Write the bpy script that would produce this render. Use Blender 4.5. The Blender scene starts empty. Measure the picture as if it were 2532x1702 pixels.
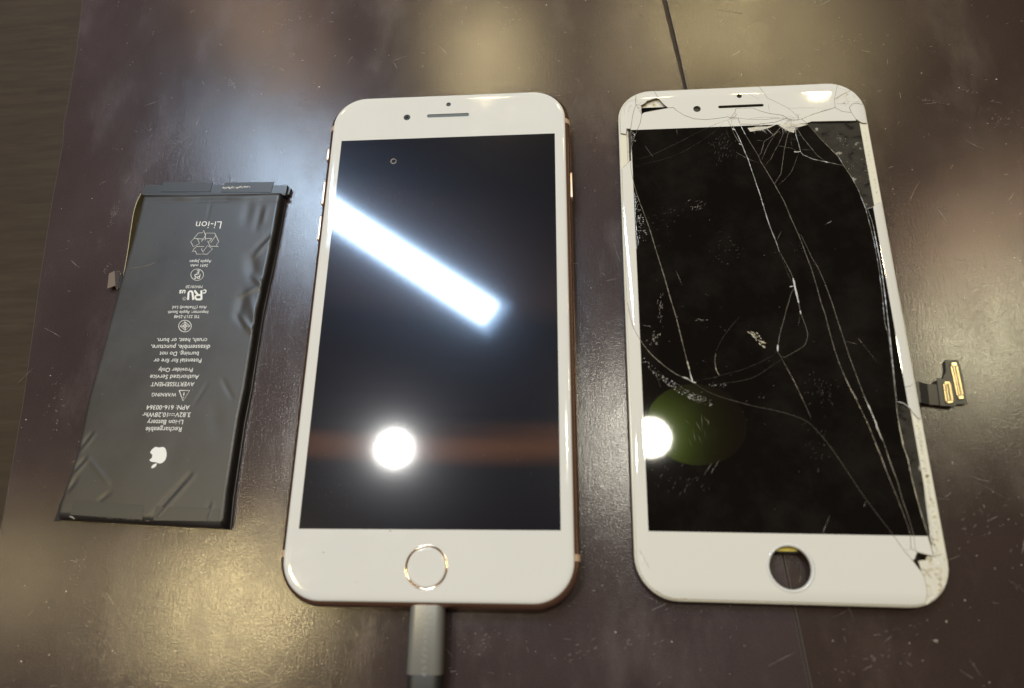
import bpy, bmesh, math, random
from mathutils import Matrix, Vector
random.seed(7)
# ------------------------------------------------------------------ camera
# solved from the corners of the two phone displays (68.4 x 121.6 mm), all lengths in millimetres
PW, PH, FPX = 2532.0, 1702.0, 1700.0
CP = Vector((39.0293, -75.0108, 187.8186))
CR = Matrix(((0.9956067, 0.0214864, 0.0911352), (0.0105399, 0.9414118, -0.3370946), (-0.0930387, 0.3365742, 0.9370494)))
MM = 0.001
sc = bpy.context.scene
cam_data = bpy.data.cameras.new('camera'); cam = bpy.data.objects.new('camera', cam_data)
sc.collection.objects.link(cam)
cam_data.sensor_fit = 'HORIZONTAL'; cam_data.sensor_width = 36.0; cam_data.lens = FPX / PW * 36.0
cam_data.clip_start = 0.005; cam_data.clip_end = 20.0
cam.matrix_world = Matrix.Translation(CP * MM) @ CR.to_4x4()
cam_data.dof.use_dof = True; cam_data.dof.focus_distance = 0.222; cam_data.dof.aperture_fstop = 9.0
sc.camera = cam

def U(px, py, z):
    """photo pixel -> point (mm) on the horizontal plane at height z"""
    d = CR @ Vector(((px - PW / 2) / FPX, -(py - PH / 2) / FPX, -1.0))
    t = (z - CP.z) / d.z
    return CP + d * t

# ------------------------------------------------------------------ room light
world = bpy.data.worlds.new('World'); sc.world = world; world.use_nodes = True
bg = world.node_tree.nodes['Background']; bg.inputs[0].default_value = (0.095, 0.068, 0.052, 1); bg.inputs[1].default_value = 1.0
sc.view_settings.view_transform = 'Standard'; sc.view_settings.look = 'None'
sc.view_settings.exposure = 0.0; sc.view_settings.gamma = 1.0; sc.view_settings.use_curve_mapping = False
K = 1.08533
CEIL = 1600.0
def mirror(px, py, z, height=CEIL):
    """where a lamp at ceiling height hangs whose reflection is seen at this pixel in a level surface"""
    p = U(px, py, z); d = p - CP; d = d / -d.z
    return Vector((p.x + d.x * height, p.y + d.y * height, z + height))
def downlight(px, py, z, power, color, radius=47.0):
    L = bpy.data.lights.new('ceiling_downlight', 'AREA'); L.shape = 'DISK'; L.size = 2 * radius * MM
    L.energy = power; L.color = color
    o = bpy.data.objects.new('ceiling_downlight', L); sc.collection.objects.link(o)
    o.location = mirror(px, py, z) * MM
WARM = (1.0, 0.80, 0.40)
ORNG = (1.0, 0.68, 0.42)
downlight(975, 1109, 7.3, 5.0, (1.0, 0.95, 0.86), 38.0)
downlight(1607, 1084, 3.0, 4.6, (1.0, 0.96, 0.80))
downlight(2003, 225, 3.0, 1.9, WARM, 36.0)
downlight(1210, 165, 0.0, 4.2, WARM)
downlight(1630, 70, 0.0, 2.6, WARM)
downlight(1860, 45, 0.0, 3.2, WARM)
downlight(2440, 850, 0.0, 4.6, (1.0, 0.92, 0.60))
downlight(2420, 600, 0.0, 2.0, ORNG)
downlight(590, 1490, 0.0, 6.0, WARM)
downlight(665, 90, 0.0, 1.9, ORNG)
downlight(10, 1430, 0.0, 1.6, WARM)
# long LED tube
ta, tb = mirror(1216, 781, 7.3), mirror(640, 410, 0.0)
tube = bpy.data.lights.new('led_tube', 'AREA'); tube.shape = 'RECTANGLE'
tl = (tb - ta).length
tube.size = tl * MM; tube.size_y = 0.076; tube.energy = 15.0; tube.color = (0.66, 0.83, 1.0)
to = bpy.data.objects.new('led_tube', tube); sc.collection.objects.link(to)
tm = (ta + tb) / 2; tm.z = CEIL
to.location = tm * MM; to.rotation_euler = (0, 0, math.atan2(tb.y - ta.y, tb.x - ta.x))

# added wider, dimmer lamp behind the tube, giving it a soft blue fringe
fringe_l = bpy.data.lights.new('led_tube_fringe', 'AREA'); fringe_l.shape = 'RECTANGLE'
fringe_l.size = (tl + 60) * MM; fringe_l.size_y = 0.116; fringe_l.energy = 3.6; fringe_l.color = (0.36, 0.62, 1.0)
ro = bpy.data.objects.new('led_tube_fringe', fringe_l); sc.collection.objects.link(ro)
ro.location = (tm + Vector((0, 0, 6))) * MM; ro.rotation_euler = to.rotation_euler

# ------------------------------------------------------------------ materials
class NT:
    def __init__(s, name):
        s.m = bpy.data.materials.new(name); s.m.use_nodes = True; s.t = s.m.node_tree; s.t.nodes.clear()
        s.out = s.t.nodes.new('ShaderNodeOutputMaterial')
    def n(s, typ, **kw):
        x = s.t.nodes.new('ShaderNode' + typ)
        for k, v in kw.items():
            if k.startswith('i_'):
                key = k[2:]; key = int(key) if key.isdigit() else key.replace('_', ' ')
                if isinstance(v, tuple) and len(v) == 2 and hasattr(v[0], 'outputs'): s.t.links.new(v[0].outputs[v[1]], x.inputs[key])
                elif hasattr(v, 'outputs'): s.t.links.new(v.outputs[0], x.inputs[key])
                else: x.inputs[key].default_value = v
            else: setattr(x, k, v)
        return x
    def link(s, a, b, ai=0, bi=0): s.t.links.new(a.outputs[ai], b.inputs[bi])
    def done(s, sh): s.link(sh, s.out); return s.m
def c4(c): return (c[0], c[1], c[2], 1.0)
def simple(name, col, rough, metal=0.0, spec=0.5, coat=0.0):
    t = NT(name)
    b = t.n('BsdfPrincipled', i_Base_Color=c4(col), i_Roughness=rough, i_Metallic=metal)
    b.inputs['Specular IOR Level'].default_value = spec; b.inputs['Coat Weight'].default_value = coat; b.inputs['Coat Roughness'].default_value = 0.05
    return t.done(b)
def ramp(t, src, stops, out=0):
    r = t.n('ValToRGB'); t.link(src, r, out, 0)
    e = r.color_ramp.elements
    e[0].position, e[0].color = stops[0][0], c4(stops[0][1]); e[1].position, e[1].color = stops[-1][0], c4(stops[-1][1])
    for p, c in stops[1:-1]:
        x = e.new(p); x.color = c4(c)
    return r
def g3(v): return (v, v, v)
def mathn(t, op, a, b=None, ai=0, bi=0):
    m = t.n('Math', operation=op)
    if hasattr(a, 'outputs'): t.link(a, m, ai, 0)
    else: m.inputs[0].default_value = a
    if b is not None:
        if hasattr(b, 'outputs'): t.link(b, m, bi, 1)
        else: m.inputs[1].default_value = b
    return m

def mat_sheet(name, dark, light):
    t = NT(name); tc = t.n('TexCoord')
    def noise(scale, detail=3.0, rough=0.5, stretch=None, rot=0.0):
        mp = t.n('Mapping'); t.link(tc, mp, 3, 0)
        if stretch: mp.inputs['Scale'].default_value = stretch
        mp.inputs['Rotation'].default_value = (0, 0, rot)
        x = t.n('TexNoise', i_Scale=scale, i_Detail=detail, i_Roughness=rough); t.link(mp, x); return x
    big = noise(14.0, 4.0, 0.55); stain = noise(45.0, 5.0, 0.65, (1, 0.45, 1), 0.5)
    peb = noise(2300.0, 2.0, 0.65); fibre = noise(1000.0, 2.0, 0.5, (1.6, 0.22, 1), 0.02); lump = noise(120.0, 2.0, 0.5)
    mix = t.n('MixRGB', i_Fac=ramp(t, big, [(0.35, g3(0)), (0.7, g3(1))]), i_Color1=c4(dark), i_Color2=c4(light))
    st = ramp(t, stain, [(0.52, g3(0)), (0.78, g3(0.5))])
    mix2 = t.n('MixRGB', i_Fac=st, i_Color1=mix, i_Color2=c4([v * 1.7 + 0.012 for v in light]))
    gr = ramp(t, peb, [(0.3, g3(0.82)), (0.7, g3(1.18))])
    mix3 = t.n('MixRGB', blend_type='MULTIPLY', i_Fac=1.0, i_Color1=mix2, i_Color2=gr)
    h = mathn(t, 'ADD', mathn(t, 'MULTIPLY', peb, 0.75), mathn(t, 'MULTIPLY', fibre, 0.34))
    bp = t.n('Bump', i_Strength=1.0, i_Distance=0.000047, i_Height=h)
    bp2 = t.n('Bump', i_Strength=1.0, i_Distance=0.00003, i_Height=lump, i_Normal=bp)
    b = t.n('BsdfPrincipled', i_Base_Color=mix3, i_Normal=bp2)
    rr = ramp(t, stain, [(0.28, g3(0.125)), (0.5, g3(0.165)), (0.78, g3(0.27))]); t.link(rr, b, 0, 'Roughness') if False else t.t.links.new(rr.outputs[0], b.inputs['Roughness'])
    b.inputs['Specular IOR Level'].default_value = 0.6; b.inputs['Coat Weight'].default_value = 0.06; b.inputs['Coat Roughness'].default_value = 0.45
    return t.done(b)
M = {}
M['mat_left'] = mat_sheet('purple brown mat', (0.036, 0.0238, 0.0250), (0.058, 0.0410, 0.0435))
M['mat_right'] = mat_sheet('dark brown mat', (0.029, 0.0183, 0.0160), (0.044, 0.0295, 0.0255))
def desk_mat():
    t = NT('dark wood laminate'); tc = t.n('TexCoord'); mp = t.n('Mapping'); t.link(tc, mp, 3, 0)
    mp.inputs['Scale'].default_value = (0.10, 1.0, 1.0); mp.inputs['Rotation'].default_value = (0, 0, 0.06)
    n1 = t.n('TexNoise', i_Scale=420.0, i_Detail=5.0, i_Roughness=0.6, i_Distortion=0.5); t.link(mp, n1)
    n2 = t.n('TexNoise', i_Scale=900.0, i_Detail=2.0); t.link(mp, n2)
    col = ramp(t, n1, [(0.3, (0.036, 0.025, 0.0165)), (0.55, (0.046, 0.0325, 0.0215)), (0.75, (0.056, 0.041, 0.027))])
    bp = t.n('Bump', i_Strength=1.0, i_Distance=0.00003, i_Height=n2)
    b = t.n('BsdfPrincipled', i_Base_Color=col, i_Normal=bp, i_Roughness=0.5)
    b.inputs['Specular IOR Level'].default_value = 0.14
    return t.done(b)
M['desk'] = desk_mat()
M['edge'] = simple('worn cut edge', (0.075, 0.060, 0.055), 0.5)
M['scratch'] = simple('scratch', (0.30, 0.27, 0.25), 0.45)
M['scratch_dark'] = simple('dark scratch', (0.02, 0.016, 0.014), 0.6)
M['dust'] = simple('dust', (0.62, 0.58, 0.54), 0.7)
M['smear'] = simple('dried smear', (0.17, 0.14, 0.13), 0.7)

def glass_white():
    t = NT('white glass'); tc = t.n('TexCoord'); n = t.n('TexNoise', i_Scale=30.0, i_Detail=3.0); t.link(tc, n, 3, 0)
    col = ramp(t, n, [(0.3, (0.70, 0.705, 0.70)), (0.7, (0.725, 0.73, 0.725))])
    n2 = t.n('TexNoise', i_Scale=140.0, i_Detail=5.0, i_Roughness=0.7); t.link(tc, n2, 3, 0)
    b = t.n('BsdfPrincipled', i_Base_Color=col, i_Roughness=ramp(t, n2, [(0.4, g3(0.04)), (0.75, g3(0.16))]))
    return t.done(b)
M['white_glass'] = glass_white()
def display_mat():
    t = NT('switched off display'); tc = t.n('TexCoord')
    b = t.n('BsdfPrincipled', i_Base_Color=(0.0035, 0.0035, 0.0042, 1), i_Roughness=0.055)
    n = t.n('TexNoise', i_Scale=2600.0, i_Detail=1.0); t.link(tc, n, 3, 0)
    w = t.n('TexNoise', i_Scale=900.0, i_Detail=2.0); mp = t.n('Mapping'); t.link(tc, mp, 3, 0); mp.inputs['Scale'].default_value = (0.03, 1, 1); t.link(mp, w)
    hz = ramp(t, mathn(t, 'ADD', mathn(t, 'MULTIPLY', n, 0.75), mathn(t, 'MULTIPLY', w, 0.25)), [(0.3, (0.0036, 0.0038, 0.0046)), (0.7, (0.0054, 0.0056, 0.0068))])
    g1 = t.n('BsdfGlossy', i_Color=hz, i_Roughness=0.24)
    g2 = t.n('BsdfGlossy', i_Color=(0.0008, 0.0010, 0.0021, 1), i_Roughness=0.46)
    tg = t.n('Tangent', direction_type='RADIAL', axis='Y')
    g3_ = t.n('BsdfAnisotropic', distribution='BECKMANN', i_Color=(0.0022, 0.00085, 0.0003, 1), i_Roughness=0.145, i_Anisotropy=0.85, i_Rotation=0.25, i_Tangent=tg)
    a1 = t.n('AddShader', i_0=b, i_1=g1); a2 = t.n('AddShader', i_0=a1, i_1=g2); a3 = t.n('AddShader', i_0=a2, i_1=g3_)
    g4 = t.n('BsdfGlossy', i_Color=(0.0075, 0.0082, 0.0092, 1), i_Roughness=0.12)
    return t.done(t.n('AddShader', i_0=a3, i_1=g4))
M['display'] = display_mat()
M['gold'] = simple('gold aluminium', (0.72, 0.49, 0.36), 0.24, 1.0)
M['gold_shine'] = simple('polished gold', (0.80, 0.60, 0.44), 0.12, 1.0)
M['key_gold'] = simple('satin gold', (0.78, 0.60, 0.46), 0.36, 0.85)
M['antenna'] = simple('antenna plastic', (0.62, 0.43, 0.31), 0.5)
M['black'] = simple('black void', (0.006, 0.006, 0.007), 0.4)
M['deep_black'] = simple('unlit gap', (0.003, 0.003, 0.003), 0.9, 0.0, 0.05)  # near-black paint stands in for the shade inside open gaps
M['lens'] = simple('camera lens', (0.01, 0.02, 0.025), 0.05)
M['mesh_grey'] = simple('speaker mesh', (0.10, 0.12, 0.13), 0.5)
def alu():
    t = NT('grey aluminium'); tc = t.n('TexCoord'); n = t.n('TexNoise', i_Scale=1500.0, i_Detail=2.0); t.link(tc, n, 3, 0)
    bp = t.n('Bump', i_Strength=1.0, i_Distance=0.00002, i_Height=n)
    b = t.n('BsdfPrincipled', i_Base_Color=(0.30, 0.305, 0.30, 1), i_Roughness=0.4, i_Metallic=0.5, i_Normal=bp); return t.done(b)
M['alu'] = alu()
M['rubber'] = simple('black rubber', (0.018, 0.018, 0.019), 0.5)

def pouch_mat():
    t = NT('dark grey foil pouch'); tc = t.n('TexCoord')
    n = t.n('TexNoise', i_Scale=2200.0, i_Detail=2.0); t.link(tc, n, 3, 0)
    s = t.n('TexNoise', i_Scale=60.0, i_Detail=4.0, i_Roughness=0.6); t.link(tc, s, 3, 0)
    col = ramp(t, s, [(0.35, (0.030, 0.0285, 0.0295)), (0.72, (0.044, 0.042, 0.0435))])
    bp = t.n('Bump', i_Strength=1.0, i_Distance=0.000012, i_Height=n)
    r = ramp(t, s, [(0.3, g3(0.36)), (0.7, g3(0.44))])
    b = t.n('BsdfPrincipled', i_Base_Color=col, i_Roughness=r, i_Normal=bp); return t.done(b)
M['pouch'] = pouch_mat()
M['side_dark'] = simple('black pouch sides', (0.008, 0.008, 0.009), 0.3)
M['tape'] = simple('black tape', (0.035, 0.035, 0.035), 0.33)
M['tape2'] = simple('matt adhesive strip', (0.028, 0.028, 0.029), 0.40)
M['print'] = simple('white print', (0.80, 0.81, 0.82), 0.5)
M['glue'] = simple('white glue residue', (0.62, 0.62, 0.63), 0.4)
M['brass'] = simple('gold flex edge', (0.72, 0.60, 0.34), 0.3, 0.8)
M['steel'] = simple('bright steel', (0.62, 0.66, 0.72), 0.12, 1.0)
M['kapton'] = simple('brown connector back', (0.16, 0.12, 0.09), 0.35)
M['cream'] = None
def cream():
    t = NT('cream plastic'); tc = t.n('TexCoord'); n = t.n('TexNoise', i_Scale=420.0, i_Detail=5.0, i_Roughness=0.65); t.link(tc, n, 3, 0)
    col = ramp(t, n, [(0.33, (0.10, 0.075, 0.04)), (0.40, (0.50, 0.44, 0.31)), (0.49, (0.70, 0.68, 0.61))])
    b = t.n('BsdfPrincipled', i_Base_Color=col, i_Roughness=0.3); return t.done(b)
M['cream'] = cream()
M['cream2'] = simple('pale frame plastic', (0.74, 0.72, 0.62), 0.22)
M['yellow'] = simple('yellow tape', (0.72, 0.60, 0.10), 0.4)
def adhesive():
    t = NT('grey adhesive'); tc = t.n('TexCoord'); n = t.n('TexNoise', i_Scale=1100.0, i_Detail=4.0, i_Roughness=0.7); t.link(tc, n, 3, 0)
    v = t.n('TexNoise', i_Scale=330.0, i_Detail=3.0, i_Roughness=0.6); t.link(tc, v, 3, 0)
    col = ramp(t, v, [(0.33, (0.010, 0.009, 0.008)), (0.42, (0.034, 0.0305, 0.025)), (0.66, (0.046, 0.0415, 0.034)), (0.72, (0.34, 0.32, 0.28))])
    bp = t.n('Bump', i_Strength=1.0, i_Distance=0.00008, i_Height=n)
    b = t.n('BsdfPrincipled', i_Base_Color=col, i_Roughness=0.65, i_Normal=bp); b.inputs['Specular IOR Level'].default_value = 0.12; return t.done(b)
M['adhesive'] = adhesive()
M['shell_black'] = simple('black back shell', (0.012, 0.012, 0.016), 0.35)
SW, SH = 34.2, 60.8
def uvmask(t):
    """1 where the glass lies over the LCD, 0 over the white border print (panel coordinates in mm kept in the UV layer)"""
    uv = t.n('UVMap', uv_map='panel'); s = t.n('SeparateXYZ'); t.link(uv, s)
    a = mathn(t, 'MULTIPLY', mathn(t, 'LESS_THAN', s, 35.05), mathn(t, 'GREATER_THAN', s, -SW)); b = mathn(t, 'LESS_THAN', mathn(t, 'ABSOLUTE', s, None, 1), SH)
    return mathn(t, 'MULTIPLY', a, b), s
def shard_mat():
    t = NT('cracked cover glass'); m, s = uvmask(t)
    tc = t.n('TexCoord'); n = t.n('TexNoise', i_Scale=60.0, i_Detail=5.0, i_Roughness=0.7); t.link(tc, n, 3, 0)
    smud = ramp(t, n, [(0.45, (0.0026, 0.0022, 0.0018)), (0.8, (0.011, 0.010, 0.009))])
    col = t.n('MixRGB', i_Fac=m, i_Color1=(0.72, 0.715, 0.69, 1), i_Color2=smud)
    # rounded edge of the cover glass: the rim falls away over the last few millimetres
    dx = mathn(t, 'SUBTRACT', 38.0, mathn(t, 'ABSOLUTE', s)); dy = mathn(t, 'SUBTRACT', 76.5, mathn(t, 'ABSOLUTE', mathn(t, 'ADD', s, 0.75, 1)))
    dd = mathn(t, 'MAXIMUM', mathn(t, 'SUBTRACT', 3.5, mathn(t, 'MINIMUM', dx, dy)), 0.0)
    hh = mathn(t, 'MULTIPLY', mathn(t, 'POWER', dd, 2.0), -0.05)
    bn = t.n('Bump', i_Strength=1.0, i_Distance=0.001, i_Height=hh)
    b = t.n('BsdfPrincipled', i_Base_Color=col, i_Roughness=0.035, i_Normal=bn)
    # greenish lamp glow tinted into a delaminated patch under the glass, low left
    ex = mathn(t, 'POWER', mathn(t, 'DIVIDE', mathn(t, 'SUBTRACT', s, -20.2), 13.2), 2.0); ey = mathn(t, 'POWER', mathn(t, 'DIVIDE', mathn(t, 'SUBTRACT', s, -33.0, 1), 11.0), 2.0)
    inside = mathn(t, 'LESS_THAN', mathn(t, 'ADD', ex, ey), 1.0); inside = mathn(t, 'MULTIPLY', inside, m)
    gcol = t.n('MixRGB', i_Fac=inside, i_Color1=(0, 0, 0, 1), i_Color2=(0.0011, 0.0019, 0.0001, 1))
    gcol2 = t.n('MixRGB', i_Fac=inside, i_Color1=(0, 0, 0, 1), i_Color2=(0.0011, 0.0008, 0.0003, 1))
    g = t.n('BsdfGlossy', distribution='BECKMANN', i_Color=gcol, i_Roughness=0.165); g2 = t.n('BsdfGlossy', i_Color=gcol2, i_Roughness=0.30)
    return t.done(t.n('AddShader', i_0=t.n('AddShader', i_0=b, i_1=g), i_1=g2))
M['shard'] = shard_mat()
def crack_mat(name, k, warm=1.0, wk=1.0):
    t = NT(name); m, s = uvmask(t)
    col = t.n('MixRGB', i_Fac=m, i_Color1=(0.34 * wk, (0.30 if wk < 2 else 0.335) * wk, (0.235 if wk < 2 else 0.315) * wk, 1), i_Color2=(k, k * (0.9 + 0.1 * (1 - warm)), k * (0.75 + 0.25 * (1 - warm)), 1))
    b = t.n('BsdfPrincipled', i_Base_Color=col, i_Roughness=0.25); return t.done(b)
M['crack_hi'] = crack_mat('bright crack', 0.55, 0.0, 2.2)
M['crack'] = crack_mat('crack', 0.22)
M['crack_lo'] = crack_mat('faint crack', 0.085)
M['frost'] = crack_mat('broken glass edge', 0.11)
M['frost_white'] = simple('clear splinter', (0.58, 0.56, 0.50), 0.25)
M['bubble'] = simple('silvery bubble', (0.45, 0.45, 0.45), 0.18, 0.3)
M['smudge'] = simple('grease smudge', (0.085, 0.083, 0.080), 0.6)
M['chip'] = simple('scraped chip', (0.50, 0.46, 0.36), 0.5)
M['board'] = simple('flex board', (0.060, 0.058, 0.045), 0.4)
M['board_blk'] = simple('black flex', (0.016, 0.015, 0.014), 0.33)
M['pin_gold'] = simple('gold contact', (0.82, 0.64, 0.34), 0.28, 0.9)

# ------------------------------------------------------------------ mesh helpers (millimetres, world coordinates)
col = sc.collection
ROOT = {}
def root(name, label, cat, loc):
    o = bpy.data.objects.new(name, None); o.empty_display_size = 0.01; col.objects.link(o)
    o.location = Vector(loc) * MM; o['label'] = label; o['category'] = cat
    ROOT[o.name] = Vector(loc); return o
def base_of(o):
    while o is not None and o.name not in ROOT: o = o.parent
    return ROOT[o.name] if o is not None else Vector((0, 0, 0))
def mk(name, vs, fs, mats, parent=None, fm=None, smooth=False, uv=None, label=None, kind=None):
    base = base_of(parent)
    me = bpy.data.meshes.new(name)
    me.from_pydata([((v[0] - base.x) * MM, (v[1] - base.y) * MM, (v[2] - base.z) * MM) for v in vs], [], fs)
    for m in (mats if isinstance(mats, (list, tuple)) else [mats]): me.materials.append(M[m])
    if fm: me.polygons.foreach_set('material_index', fm)
    if smooth: me.polygons.foreach_set('use_smooth', [True] * len(me.polygons))
    if uv:
        L = me.uv_layers.new(name='panel')
        for lp in me.loops: L.data[lp.index].uv = uv[lp.vertex_index]
    me.update()
    o = bpy.data.objects.new(name, me); col.objects.link(o)
    if parent: o.parent = parent
    if label: o['label'] = label
    if kind: o['kind'] = kind
    return o
def autosmooth(o, ang=35):
    me = o.data; bm = bmesh.new(); bm.from_mesh(me)
    for f in bm.faces: f.smooth = True
    for e in bm.edges:
        if len(e.link_faces) == 2 and e.calc_face_angle(0) > math.radians(ang): e.smooth = False
    bm.to_mesh(me); bm.free()
def rr(x0, x1, y0, y1, r, n=9):
    pts = []
    for cx, cy, a0 in ((x1 - r, y1 - r, 0), (x0 + r, y1 - r, 90), (x0 + r, y0 + r, 180), (x1 - r, y0 + r, 270)):
        for i in range(n + 1):
            a = math.radians(a0 + 90 * i / n); pts.append((cx + r * math.cos(a), cy + r * math.sin(a)))
    return pts
def circ(cx, cy, r, n=32): return [(cx + r * math.cos(2 * math.pi * i / n), cy + r * math.sin(2 * math.pi * i / n)) for i in range(n)]
def stadium(cx, cy, hl, r, n=8): return rr(cx - hl, cx + hl, cy - r, cy + r, r * 0.999, n)
def area2(p): return sum(p[i][0] * p[(i + 1) % len(p)][1] - p[(i + 1) % len(p)][0] * p[i][1] for i in range(len(p))) / 2
def cap(loops, z):
    """triangulated flat face with holes; returns verts, faces with verts in loop order"""
    bm = bmesh.new(); es = []; vs = []
    for lp in loops:
        vv = [bm.verts.new((p[0], p[1], z)) for p in lp]; vs += vv
        es += [bm.edges.new((vv[i], vv[(i + 1) % len(vv)])) for i in range(len(vv))]
    bm.verts.index_update()
    bmesh.ops.triangle_fill(bm, use_beauty=True, use_dissolve=False, edges=es, normal=(0, 0, 1))
    bm.verts.index_update()
    out = [[v.index for v in f.verts] for f in bm.faces]
    co = [tuple(v.co) for v in bm.verts]
    fixed = []
    for f in out:
        a, b, c = [co[i] for i in f[:3]]
        fixed.append(f if (b[0] - a[0]) * (c[1] - a[1]) - (c[0] - a[0]) * (b[1] - a[1]) > 0 else f[::-1])
    bm.free(); return co, fixed
def solid(rings, holes=(), hole_depth=None, warp=None):
    """rings: list of (outline, z) from bottom to top with equal counts; top capped with holes, bottom capped plain"""
    vs, fs = [], []
    n = len(rings[0][0])
    for o, z in rings: vs += [(p[0], p[1], z) for p in o]
    for k in range(len(rings) - 1):
        for i in range(n):
            a, b = k * n + i, k * n + (i + 1) % n; fs.append((a, b, b + n, a + n))
    co, tri = cap([rings[-1][0]] + list(holes), rings[-1][1]); off = len(vs); vs += co; fs += [tuple(i + off for i in f) for f in tri]
    zb = rings[0][1]
    co, tri = cap([rings[0][0]] + (list(holes) if hole_depth is None else []), zb); off = len(vs); vs += co; fs += [tuple(i + off for i in f[::-1]) for f in tri]
    for h in holes:
        off = len(vs); m = len(h); zt = rings[-1][1]; z0 = zb if hole_depth is None else zt - hole_depth
        vs += [(p[0], p[1], zt) for p in h] + [(p[0], p[1], z0) for p in h]
        for i in range(m):
            j = (i + 1) % m; fs.append((off + j, off + i, off + m + i, off + m + j) if area2(h) < 0 else (off + i, off + j, off + m + j, off + m + i))
        if hole_depth is not None: fs.append(tuple(range(off + m, off + 2 * m)))
    return vs, fs
def warpv(vs, H): return [(*H(v[0], v[1]), v[2]) for v in vs]
def homog(src, dst):
    A = []
    for (x, y), (u, v) in zip(src, dst):
        A.append([x, y, 1, 0, 0, 0, -u * x, -u * y, u]); A.append([0, 0, 0, x, y, 1, -v * x, -v * y, v])
    n = 8
    for i in range(n):
        p = max(range(i, n), key=lambda r: abs(A[r][i])); A[i], A[p] = A[p], A[i]
        for r in range(n):
            if r != i:
                f = A[r][i] / A[i][i]; A[r] = [a - f * b for a, b in zip(A[r], A[i])]
    h = [A[i][8] / A[i][i] for i in range(n)] + [1.0]
    m = Matrix((h[0:3], h[3:6], h[6:9]))
    def F(x, y, m=m): v = m @ Vector((x, y, 1)); return (v.x / v.z, v.y / v.z)
    mi = m.inverted()
    def G(x, y, m=mi): v = m @ Vector((x, y, 1)); return (v.x / v.z, v.y / v.z)
    return F, G
SC = [(-SW, SH), (SW, SH), (SW, -SH), (-SW, -SH)]
def ribbon(pts, w, z, taper=0.35, jitter=0.25, rnd=random):
    """thin raised strip along a polyline; pts in mm xy"""
    vs, fs = [], []; n = len(pts)
    for i, p in enumerate(pts):
        a = pts[max(i - 1, 0)]; b = pts[min(i + 1, n - 1)]
        d = Vector((b[0] - a[0], b[1] - a[1]));
        d = d.normalized() if d.length > 1e-9 else Vector((1, 0))
        k = min(1.0, taper + min(i, n - 1 - i) / max(1, (n - 1) * 0.25)); ww = w * k * (1 + rnd.uniform(-jitter, jitter)) / 2
        vs += [(p[0] - d.y * ww, p[1] + d.x * ww, z), (p[0], p[1], z + min(0.05, w * 0.35)), (p[0] + d.y * ww, p[1] - d.x * ww, z)]
    for i in range(n - 1):
        a = 3 * i; fs += [(a, a + 1, a + 4, a + 3)[::-1], (a + 1, a + 2, a + 5, a + 4)[::-1]]
    return vs, fs
def resample(pts, step):
    out = [pts[0]]
    for a, b in zip(pts, pts[1:]):
        L = math.hypot(b[0] - a[0], b[1] - a[1]); k = max(1, int(L / step))
        out += [(a[0] + (b[0] - a[0]) * i / k, a[1] + (b[1] - a[1]) * i / k) for i in range(1, k + 1)]
    return out
def smooth_line(pts, it=2):
    for _ in range(it):
        q = [pts[0]]
        for a, b in zip(pts, pts[1:]): q += [(a[0] * .75 + b[0] * .25, a[1] * .75 + b[1] * .25), (a[0] * .25 + b[0] * .75, a[1] * .25 + b[1] * .75)]
        pts = q + [pts[-1]]
    return pts
def join(parts):
    vs, fs = [], []
    for v, f in parts:
        o = len(vs); vs += v; fs += [tuple(i + o for i in x) for x in f]
    return vs, fs

# ------------------------------------------------------------------ desk and mats
def top(o, label, cat): o['label'] = label; o['category'] = cat; return o
desk = mk('desk', [(-420, -330, -30), (420, -330, -30), (420, 420, -30), (-420, 420, -30), (-420, -330, -0.7), (420, -330, -0.7), (420, 420, -0.7), (-420, 420, -0.7)],
          [(3, 2, 1, 0), (4, 5, 6, 7), (0, 1, 5, 4), (1, 2, 6, 5), (2, 3, 7, 6), (3, 0, 4, 7)], 'desk')
desk['kind'] = 'structure'
def along(a, b, t): return (a.x + (b.x - a.x) * t, a.y + (b.y - a.y) * t)
la, lb = U(206, 0, 0), U(0, 1335, 0)
left_edge = [along(la, lb, t) for t in (-0.9, -0.4, 0, 0.12, 0.25, 0.28, 0.33, 0.45, 0.6, 0.8, 1.0, 1.4, 1.9)]
left_edge = [(x + 0.5 * math.sin(i * 2.3), y) for i, (x, y) in enumerate(left_edge)]
s0, s1, s2 = U(1638, 0, 0), U(1690, 212, 0), U(2003, 1702, 0)
seam = [(s0.x + (s0.x - s1.x) * 3, s0.y + (s0.y - s1.y) * 3), (s0.x, s0.y)] + [along(s0, s1, 0.5), (s1.x, s1.y)] + [along(s1, s2, t) for t in (0.25, 0.5, 0.75, 0.9, 1.0, 1.6)]
def sheet(name, outline, mat, label):
    if area2(outline) < 0: outline = outline[::-1]
    n = len(outline)
    def inset(d):
        out = []
        for i in range(n):
            a, p, b = outline[i - 1], outline[i], outline[(i + 1) % n]
            e1 = Vector((p[0] - a[0], p[1] - a[1])).normalized(); e2 = Vector((b[0] - p[0], b[1] - p[1])).normalized()
            m = Vector((-(e1.y + e2.y), e1.x + e2.x)); m = m / max(0.4, m.length_squared / 2) ; out.append((p[0] + m.x * d, p[1] + m.y * d))
        return out
    vs, fs = solid([(outline, -0.68), (outline, -0.12), (inset(0.10), -0.02), (inset(0.25), 0.0)])
    fm = [1 if i < 3 * n else 0 for i in range(len(fs))]
    return top(mk(name, vs, fs, [mat, 'edge'], fm=fm), label, 'mat')
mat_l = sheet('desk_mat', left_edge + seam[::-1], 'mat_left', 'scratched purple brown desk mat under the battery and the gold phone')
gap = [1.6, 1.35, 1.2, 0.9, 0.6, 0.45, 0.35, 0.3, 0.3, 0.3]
seam_r = [(p[0] + g, p[1] + 0.05) for p, g in zip(seam, gap)]
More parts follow.
